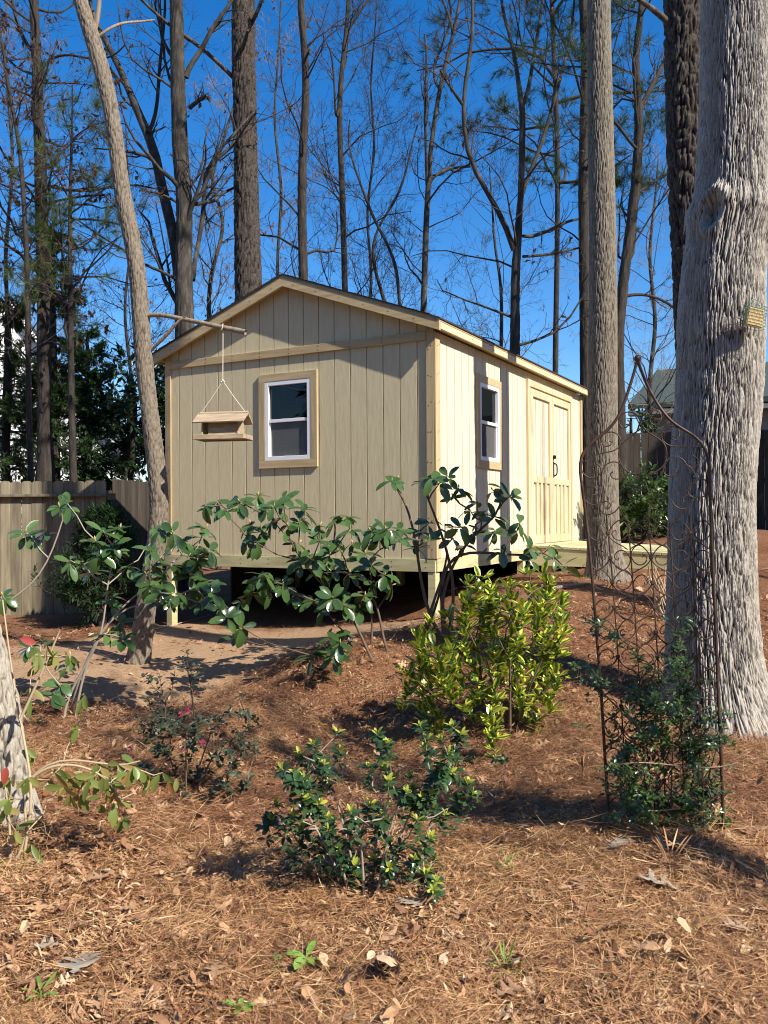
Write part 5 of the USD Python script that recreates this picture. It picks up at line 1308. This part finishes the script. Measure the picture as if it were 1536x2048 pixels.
# evergreen vine at its foot
rng = np.random.default_rng(91)
vb = drop(P(1335, 1655, TY + .08))
out = [(1220 + 240 * rng.random(), 1650 - 250 * rng.random() ** 1.3) for _ in range(300)] + [(1300 + 90 * rng.random(), 1420 - 60 * rng.random()) for _ in range(24)] + [(1150 + 14 * k + rng.normal(0, 5), 1330 + 7 * k + rng.normal(0, 8)) for k in range(14)] + [(1235 + 9 * k + rng.normal(0, 5), 1280 + 8 * k + rng.normal(0, 7)) for k in range(9)] + [(1345 + 45 * rng.random(), 1230 + 190 * rng.random()) for _ in range(30)] + [(1190 + rng.normal(0, 16), 1242 + rng.normal(0, 12)) for _ in range(6)] + [(1160 + rng.normal(0, 12), 1335 + rng.normal(0, 12)) for _ in range(6)]
tips = np.array([P(a, b, TY + rng.normal(.02, .10)) for a, b in out])
roots = [[drop(P(1335 + dx, 1655, TY + dy)), P(1335 + dx * 1.6, 1570, TY + dy), P(1335 + dx * 2.2, 1470, TY + dy)] for dx, dy in ((-45, .02), (-20, .1), (5, -.04), (30, .06), (48, 0))] + [[P(1290, 1470, TY), P(1220, 1400, TY), P(1155, 1335, TY)], [P(1380, 1500, TY + .05), P(1375, 1380, TY + .05), P(1360, 1240, TY + .05)], [P(1280, 1380, TY), P(1310, 1340, TY), P(1240, 1275, TY)]]
t, dirs = shrub('climbing_vine', 'tangled small-leaved evergreen vine climbing the foot of the iron trellis', vb, roots, tips, rng, 'stem_brown', .005, .0014)
C = np.vstack([tips - unit(dirs) * s + rng.normal(0, .012, tips.shape) for s in (0, .03, .06, .09, .13)]); A = np.vstack([dirs * .5 + [0, -.2, .6]] * 5)
v, f, uv = whorl(C, A, (3, 5), rng, .025, .5, (.0, .8)); leaf_parts(v, f, uv, 'leaf_vine', t, limit=200)
for l in ([(1225, 1520), (1330, 1520), (1400, 1525), (1462, 1515)], [(1230, 1608), (1300, 1610), (1345, 1605)]):
    obj('tendril', tubes(smooth_line([tp(*q) - [0, .08, 0] for q in l], 20), np.full(20, .003), 5), 'stem_tan', t, smooth=True, world=True)

# ------------------------------------------------------------------ bird feeders
FY = 7.68
hook = P(446, 655, 8.0 - .28)
fc = P(446, 852, FY)
feeder = thing('bird_feeder', 'weathered wooden house-shaped bird feeder hanging by a cord before the shed', 'bird feeder', fc, -.18)
SCF = FY / FPX
fl = lambda px, py: ((px - 446) * SCF, -(py - 852) * SCF)      # offsets from the feeder's centre in metres
fw_, fd = .235, .11


def fobj(name, b, m='old_board', par=None):
    return obj(name, b, m, par or feeder)


z0 = -.115
fobj('floor_board', cbx(-.225, .225, -fd, fd, z0, z0 + .014))
fobj('rim_board', cbx(-.235, .235, -fd - .014, -fd - .001, z0 - .012, z0 + .032))
fobj('rim_board', cbx(-.235, .235, fd + .001, fd + .014, z0 - .012, z0 + .032))
fobj('rim_board', cbx(.225, .238, -fd, fd, z0 - .01, z0 + .03))
fobj('rim_board', cbx(-.238, -.2255, -fd, fd, z0 - .01, z0 + .03))
for s in (-1, 1):
    pr = Polygon([(-.085, z0 + .014), (.085, z0 + .014), (.07, .045), (0, .105), (-.07, .045)])
    x = s * .165
    fobj('end_panel', prism_x(pr, x - .007, x + .007))
pr = Polygon([(-.075, z0 + .03), (-.067, z0 + .03), (-.048, .05), (-.056, .05)])
fobj('seed_panel', prism_x(pr, -.112, .157))
pr2 = Polygon([(.067, z0 + .03), (.075, z0 + .03), (.056, .05), (.048, .05)])
fobj('seed_panel', prism_x(pr2, -.112, .157))
for s in (-1, 1):
    pr = Polygon([(0, .102), (s * .125, .018), (s * .130, .028), (0, .118)])
    fobj('roof_board', prism_x(pr, -.235, .235))
rid = Polygon([(-.016, .107), (0, .119), (.016, .107), (.016, .118), (0, .129), (-.016, .118)])
fobj('ridge_cap', prism_x(rid, -.215, .235))
kn = (hook - fc); knz = kn[2] - .50
k0 = np.array([0, 0, .405])
Rf = np.array([[math.cos(-.18), -math.sin(-.18), 0], [math.sin(-.18), math.cos(-.18), 0], [0, 0, 1]])
hk = Rf.T @ (hook - fc)
rp_ = lambda pts, r=.0035: tubes(smooth_line(pts, 12), np.full(12, r), 6, True)
fobj('cord', rp_([k0, hk + [0, 0, .01]]), 'rope')
fobj('cord', rp_([k0, (.10, 0, .26), (.215, 0, .112)]), 'rope')
fobj('cord', rp_([k0, (-.10, 0, .26), (-.215, 0, .112)]), 'rope')
g = Geo()
for o, r in (((0, 0, .405), .010), ((.012, 0, .395), .008), ((-.012, -.004, .393), .008), ((.218, -.004, .108), .012), ((.226, -.01, .092), .009)):
    b = trimesh.creation.icosphere(2, r); b.apply_translation(o); g.mesh(b)
fobj('knot', g, 'rope')
g = Geo().add(*tubes(smooth_line([hook + [-.012, -.028, -.03], hook + [0, -.03, .0], hook + [0, 0, .032], hook + [0, .03, 0], hook + [0, .0, -.03]], 16), np.full(16, .0035), 6))
v, f = g.get(); fobj('cord_loop', ((v - fc) @ Rf, f), 'rope')

suet_p = P(1508, 634, 5.43)
suet = thing('suet_feeder', 'green wire suet cage with a tan seed cake hanging on the big oak', 'bird feeder', suet_p, .25)
RT = trimesh.transformations.rotation_matrix(.16, [0, 1, 0])


def sobj(name, m, matn):
    m = trimesh.Trimesh(*m, process=False) if isinstance(m, tuple) else m
    m.apply_transform(RT)
    return obj(name, m, matn, suet)


sobj('suet_cake', cbx(-.058, .058, -.018, .018, -.062, .055, .006), 'suet')
hw_ = .068
for k in range(8):
    x = -hw_ + 2 * hw_ * k / 7
    sobj('wire', tubes([(x, -.026, -.072), (x, -.026, .072), (x, .026, .072), (x, .026, -.072)], np.full(4, .0016), 5), 'green_wire')
    z = -.072 + .144 * k / 7
    sobj('wire', tubes([(-hw_, -.028, z), (hw_, -.028, z), (hw_, .026, z), (-hw_, .026, z), (-hw_, -.028, z)], np.full(5, .0016), 5), 'green_wire')
sobj('hanger', tubes(smooth_line([(-.04, 0, .072), (0, .02, .12), (.04, 0, .072)], 10), np.full(10, .002), 5), 'green_wire')
# ------------------------------------------------------------------ pine straw, chips and fallen leaves
rng = np.random.default_rng(101)


def proto(name, vf, matn, uv=None):
    return name, vf, matn


def needle_clump(seed, n, R, ln, w, up):
    r = np.random.default_rng(seed)
    p = np.c_[r.normal(0, R * .5, (n, 2)), r.uniform(0, up, n)]
    a0 = r.uniform(0, 6.28); a = np.where(r.random(n) < .55, a0 + r.normal(0, .6, n), r.uniform(0, 6.28, n))
    d = np.c_[np.cos(a), np.sin(a), r.normal(0, .10, n)]
    L_ = ln * r.uniform(.5, 1.1, n)
    v, f, uv = leaves(p - d * L_[:, None] / 2, d, np.c_[r.normal(0, .4, (n, 2)), np.ones(n)], L_, w, .4, r.normal(0, .15, n), 2)
    return join(v, f)


def chip_clump(seed, n, R, s, w, lod=2):
    r = np.random.default_rng(seed)
    p = np.c_[r.normal(0, R * .5, (n, 2)), r.uniform(0, .014, n)]
    a = r.uniform(0, 6.28, n); d = np.c_[np.cos(a), np.sin(a), r.normal(0, .18, n)]
    L_ = s * r.uniform(.4, 1.3, n)
    v, f, uv = leaves(p, d, np.c_[r.normal(0, .45, (n, 2)), np.ones(n)], L_, L_ * w * r.uniform(.5, 1.2, n), r.uniform(-.3, .7, n), r.normal(0, .35, n), lod)
    v = v + r.normal(0, .06, v.shape) * (L_ * w)[:, None, None]
    return join(v, f)


def oak_leaf(seed, length=.11, curl=.25):
    r = np.random.default_rng(seed)
    n = 56
    t = np.linspace(0, 1, n // 2)
    lob = .5 * np.sin(np.pi * t ** .8) ** .7 * (.58 + .42 * np.cos(2 * np.pi * 3.2 * t + r.uniform(0, 1))) + .012
    lob2 = .5 * np.sin(np.pi * t ** .8) ** .7 * (.58 + .42 * np.cos(2 * np.pi * 3.2 * t + r.uniform(0, 1))) + .012
    x = np.r_[t, t, t]; y = np.r_[lob, t * 0, -lob2]
    z = curl * (y ** 2 * 1.6 + .18 * np.sin(3 * x + r.uniform(0, 6))) + .25 * curl * (meshkit.noise(np.c_[x * 5, y * 5, x * 0 + seed]) - .5)
    v = np.c_[x - .5, y, z] * length
    m = n // 2
    f = []
    for i in range(m - 1):
        f += [[i, m + i, m + i + 1], [i, m + i + 1, i + 1], [m + i, 2 * m + i, 2 * m + i + 1], [m + i, 2 * m + i + 1, m + i + 1]]
    st = tubes([(-.5 * length, 0, z[m] * length), (-.72 * length, 0.02 * length, .0)], [.0012, .0009], 4)
    g = Geo().add(v, f).add(*st)
    return g.get()


def scatter(name, label_kind, protos, count, zone, seed, lift=.004, smin=.7, smax=1.3, tilt=.12, sand=.06, patch=0.0):
    r = np.random.default_rng(seed)
    y = np.exp(r.uniform(math.log(zone[0]), math.log(zone[1]), count * 2))
    x = r.uniform(-1, 1, count * 2) * (.50 * y + .25)
    keep = (r.random(count * 2) > (1 - sand) * sand_mask(x, y))
    if patch:
        pn = meshkit.fbm(np.stack([x * 1.9, y * 1.9, x * 0 + seed], 1), 3, seed)
        keep &= r.random(count * 2) > patch * np.clip((pn - .42) / .16, 0, 1)
    lx = (np.c_[x, y] - SC[:2]) @ exs[:2]; ly = (np.c_[x, y] - SC[:2]) @ eys[:2]
    keep &= ~((lx < -.1) & (lx > -W) & (ly > .1))
    keep &= ~((x - 2.3) ** 2 + (y - 5.8) ** 2 < .3 ** 2)
    x, y = x[keep][:count], y[keep][:count]; n = len(x)
    z = ground_z(x, y) + lift
    e = .06
    nx, ny = (ground_z(x - e, y) - ground_z(x + e, y)) / (2 * e), (ground_z(x, y - e) - ground_z(x, y + e)) / (2 * e)
    nrm = unit(np.c_[nx, ny, np.ones(n)] + np.c_[r.normal(0, tilt, (n, 2)), np.zeros(n)])
    q0 = Rotation.from_euler('z', r.uniform(0, 2 * np.pi, n))
    axis_ = np.cross([0, 0, 1.0], nrm); s = np.linalg.norm(axis_, axis=1, keepdims=True)
    q1 = Rotation.from_rotvec(axis_ / np.maximum(s, 1e-9) * np.arcsin(np.clip(s, 0, 1)))
    q = (q1 * q0).as_quat()
    pi = UsdGeom.PointInstancer.Define(stage, path_for(name, None))
    paths = [usdkit.mesh(stage, f'{pi.GetPath()}/{nm}', vf, M[mt]).GetPath() for nm, vf, mt in protos]
    pi.CreatePrototypesRel().SetTargets(paths)
    pi.CreateProtoIndicesAttr(Vt.IntArray.FromNumpy(r.integers(0, len(protos), n).astype(np.int32)))
    pi.CreatePositionsAttr(Vt.Vec3fArray.FromNumpy(np.c_[x, y, z].astype(np.float32)))
    pi.CreateOrientationsAttr(Vt.QuathArray([Gf.Quath(float(a[3]), float(a[0]), float(a[1]), float(a[2])) for a in q]))
    sc = r.uniform(smin, smax, n).astype(np.float32)
    pi.CreateScalesAttr(Vt.Vec3fArray.FromNumpy(np.repeat(sc[:, None], 3, 1)))
    tag(pi, label_kind, None, None, 'stuff')


straw = [proto(f'needles_{"abcdefgh"[k]}', needle_clump(200 + k, 60, .20, .13, .0017, .022), 'straw') for k in range(6)]
straw_red = [proto(f'needles_{"abcdefgh"[k]}', needle_clump(210 + k, 64, .22, .12, .0021, .020), 'straw_red') for k in range(5)]
chips = [proto(f'chips_{"abcdefgh"[k]}', chip_clump(220 + k, 44, .17, .026, .3), 'chips') for k in range(5)]
bits = [proto(f'leaf_bits_{"abcdefgh"[k]}', chip_clump(240 + k, 9, .22, .05, .6, 6), 'litter_leaf') for k in range(4)]
oaks = [proto(f'oak_leaf_{"abcdefgh"[k]}', oak_leaf(260 + k, .075, .35), 'litter_leaf') for k in range(6)]
scatter('pine_straw', 'brown pine needles strewn over the ground', straw, 3400, (2.35, 6.0), 1, sand=.2, patch=.85)
scatter('pine_straw', 'reddish brown pine needles farther back under the shrubs', straw_red, 3600, (4.0, 10.5), 11, sand=.12, patch=.6)
scatter('bark_chips', 'small bark and wood chips among the pine needles', chips, 4200, (2.35, 8.5), 2, .008, patch=.5)
scatter('leaf_litter', 'crumbled brown leaf bits among the pine needles', bits, 650, (2.35, 10.5), 3, .016, .5, 1.2, .2, .3)
scatter('leaf_litter', 'brown oak leaves fallen among the pine needles', oaks, 1300, (2.35, 11), 4, .026, .45, 1.25, .3, .3, patch=.5)
# fallen leaves that stand out singly
SING = [(165, 1948, .16, 'fallen_grey', 'large grey-brown lobed leaf at the lower left of the straw'), (62, 1985, .13, 'fallen', 'broad tan leaf at the lower left corner'), (92, 1912, .08, 'fallen_grey', 'small grey curled leaf above the large lobed leaf at lower left'),
        (430, 1968, .09, 'fallen', 'reddish crumpled leaf between the two green seedlings at the bottom'), (480, 1868, .07, 'fallen', 'orange-brown leaf on the straw left of the low dark shrub'), (255, 1842, .06, 'fallen', 'mauve-brown leaf on bare soil at the lower left'),
        (820, 1830, .12, 'fallen_grey', 'pale rotten leaf clump at the foot of the low dark shrub'), (790, 1900, .13, 'fallen', 'long pale curled leaf above the pine cone'), (1320, 1788, .17, 'fallen_grey', 'large grey rotten leaf in the lower right straw'), (1240, 1708, .13, 'fallen_grey', 'grey curled leaf at the left foot of the trellis'),
        (1500, 1680, .13, 'fallen', 'broad pale leaf at the right edge beside the trellis foot'), (1165, 1790, .10, 'fallen', 'pale torn leaf on the straw below the trellis'), (1480, 1880, .11, 'fallen', 'tan oak leaf near the right edge of the foreground'), (1285, 1870, .08, 'fallen', 'light tan leaf below the large grey leaf'),
        (1020, 2010, .09, 'fallen', 'pale leaf at the bottom edge right of the pine cone'), (640, 1345, .12, 'fallen', 'pale leaf on the crest of the straw mound'), (440, 1480, .12, 'fallen', 'oak leaf right of the pink-flowered shrub'), (170, 1640, .10, 'fallen', 'tan oak leaf beside the left trunk'), (205, 1770, .10, 'fallen', 'dark brown leaf left of the foreground shrub shadow'), (1360, 1705, .09, 'fallen', 'brown leaf under the vine')]
for i, (a, b, s, m_, lab) in enumerate(SING):
    p = on_ground(a, b); r = np.random.default_rng(300 + i)
    v, f = oak_leaf(320 + i, s, r.uniform(.15, .35))
    R_ = Rotation.from_euler('xyz', [r.normal(0, .1), r.normal(0, .1), r.uniform(0, 6.28)]).as_matrix()
    lf = obj('fallen_leaf', (v @ R_.T + p + [0, 0, .045], f), m_, smooth=True)
    tag(lf, lab, 'leaf', 'dead leaves lying on the straw')


def pine_cone(label, px, py, size, seed, stand=.5):
    r = np.random.default_rng(seed)
    p = on_ground(px, py)
    t = thing('pine_cone', label, 'pine cone', p + [0, 0, size * .42])
    R_ = Rotation.from_euler('xyz', [stand, r.uniform(-.6, .6), r.uniform(0, 6.28)]).as_matrix()
    n = 90; k = np.arange(n); h = k / n
    prof = np.sin(np.pi * (.10 + .86 * h)) ** .8
    az = k * 2.39996
    rad = np.c_[np.cos(az), np.sin(az), np.zeros(n)]
    pos = np.c_[rad[:, :2] * (prof * .10)[:, None], (h - .5) * .9] * size
    d = unit(rad + np.c_[np.zeros((n, 2)), .15 + .9 * h])
    v, f, _ = leaves(pos, d, np.tile([0, 0, 1.0], (n, 1)) - rad * .2, size * .30 * prof + size * .03, size * .24, -.2, -.3)
    V, F = join(v @ R_.T, f)
    obj('scales', (V, F), 'cone_brown', t, smooth=False)
    core = trimesh.creation.icosphere(2, 1.0); core.apply_scale([size * .13, size * .13, size * .42])
    obj('core', (core.vertices @ R_.T, core.faces), 'cone_dark', t, smooth=True)


noisy('cone_brown', [(.3, (.22, .13, .075)), (.5, (.36, .25, .165)), (.7, (.55, .44, .33))], (1, 1, 1), 70, .8, .3, .002)
plain('cone_dark', (.05, .03, .02), .9)
pine_cone('brown open pine cone in the foreground straw below the low dark shrub', 775, 1972, .125, 1, .35)
pine_cone('pine cone lying beside the pink-flowered shrub, left', 232, 1492, .085, 2, 1.2)
pine_cone('pine cone lying behind the trellis at the foot of the big oak', 1306, 1282, .11, 3, .4)
pine_cone('pine cone beside the left trunk under the arching leaves', 95, 1590, .08, 4, 1.3)
# fallen sticks
for i, (a, b, c, d_, r_, lab) in enumerate([(210, 1620, 470, 1540, .006, 'thin pale stick lying on the sand before the leaning tree') if False else (640, 1180, 700, 1215, .004, 'x') if False else (300, 1262, 420, 1232, .007, 'pale stick lying on the sand left of the shed post'), (150, 1905, 330, 1860, .003, 'long pale straw stalk on bare soil at lower left'), (1190, 1852, 1300, 1845, .007, 'curved bark strip on the straw at lower right'), (1105, 1180, 1180, 1172, .02, 'surface root running left from the grey trunk')]):
    p0, p1 = on_ground(a, b), on_ground(c, d_)
    mm = (p0 + p1) / 2; mm[2] = ground_z(mm[0], mm[1])[0]
    o = obj('fallen_stick' if r_ < .02 else 'surface_root', tubes(smooth_line([p0 + [0, 0, r_], mm + [0, 0, r_ * 1.5], p1 + [0, 0, r_]], 12), np.linspace(r_, r_ * .6, 12), 8, True), 'stem_tan' if r_ < .02 else 'bark_tulip', smooth=True)
    tag(o, lab, 'stick' if r_ < .02 else 'root')
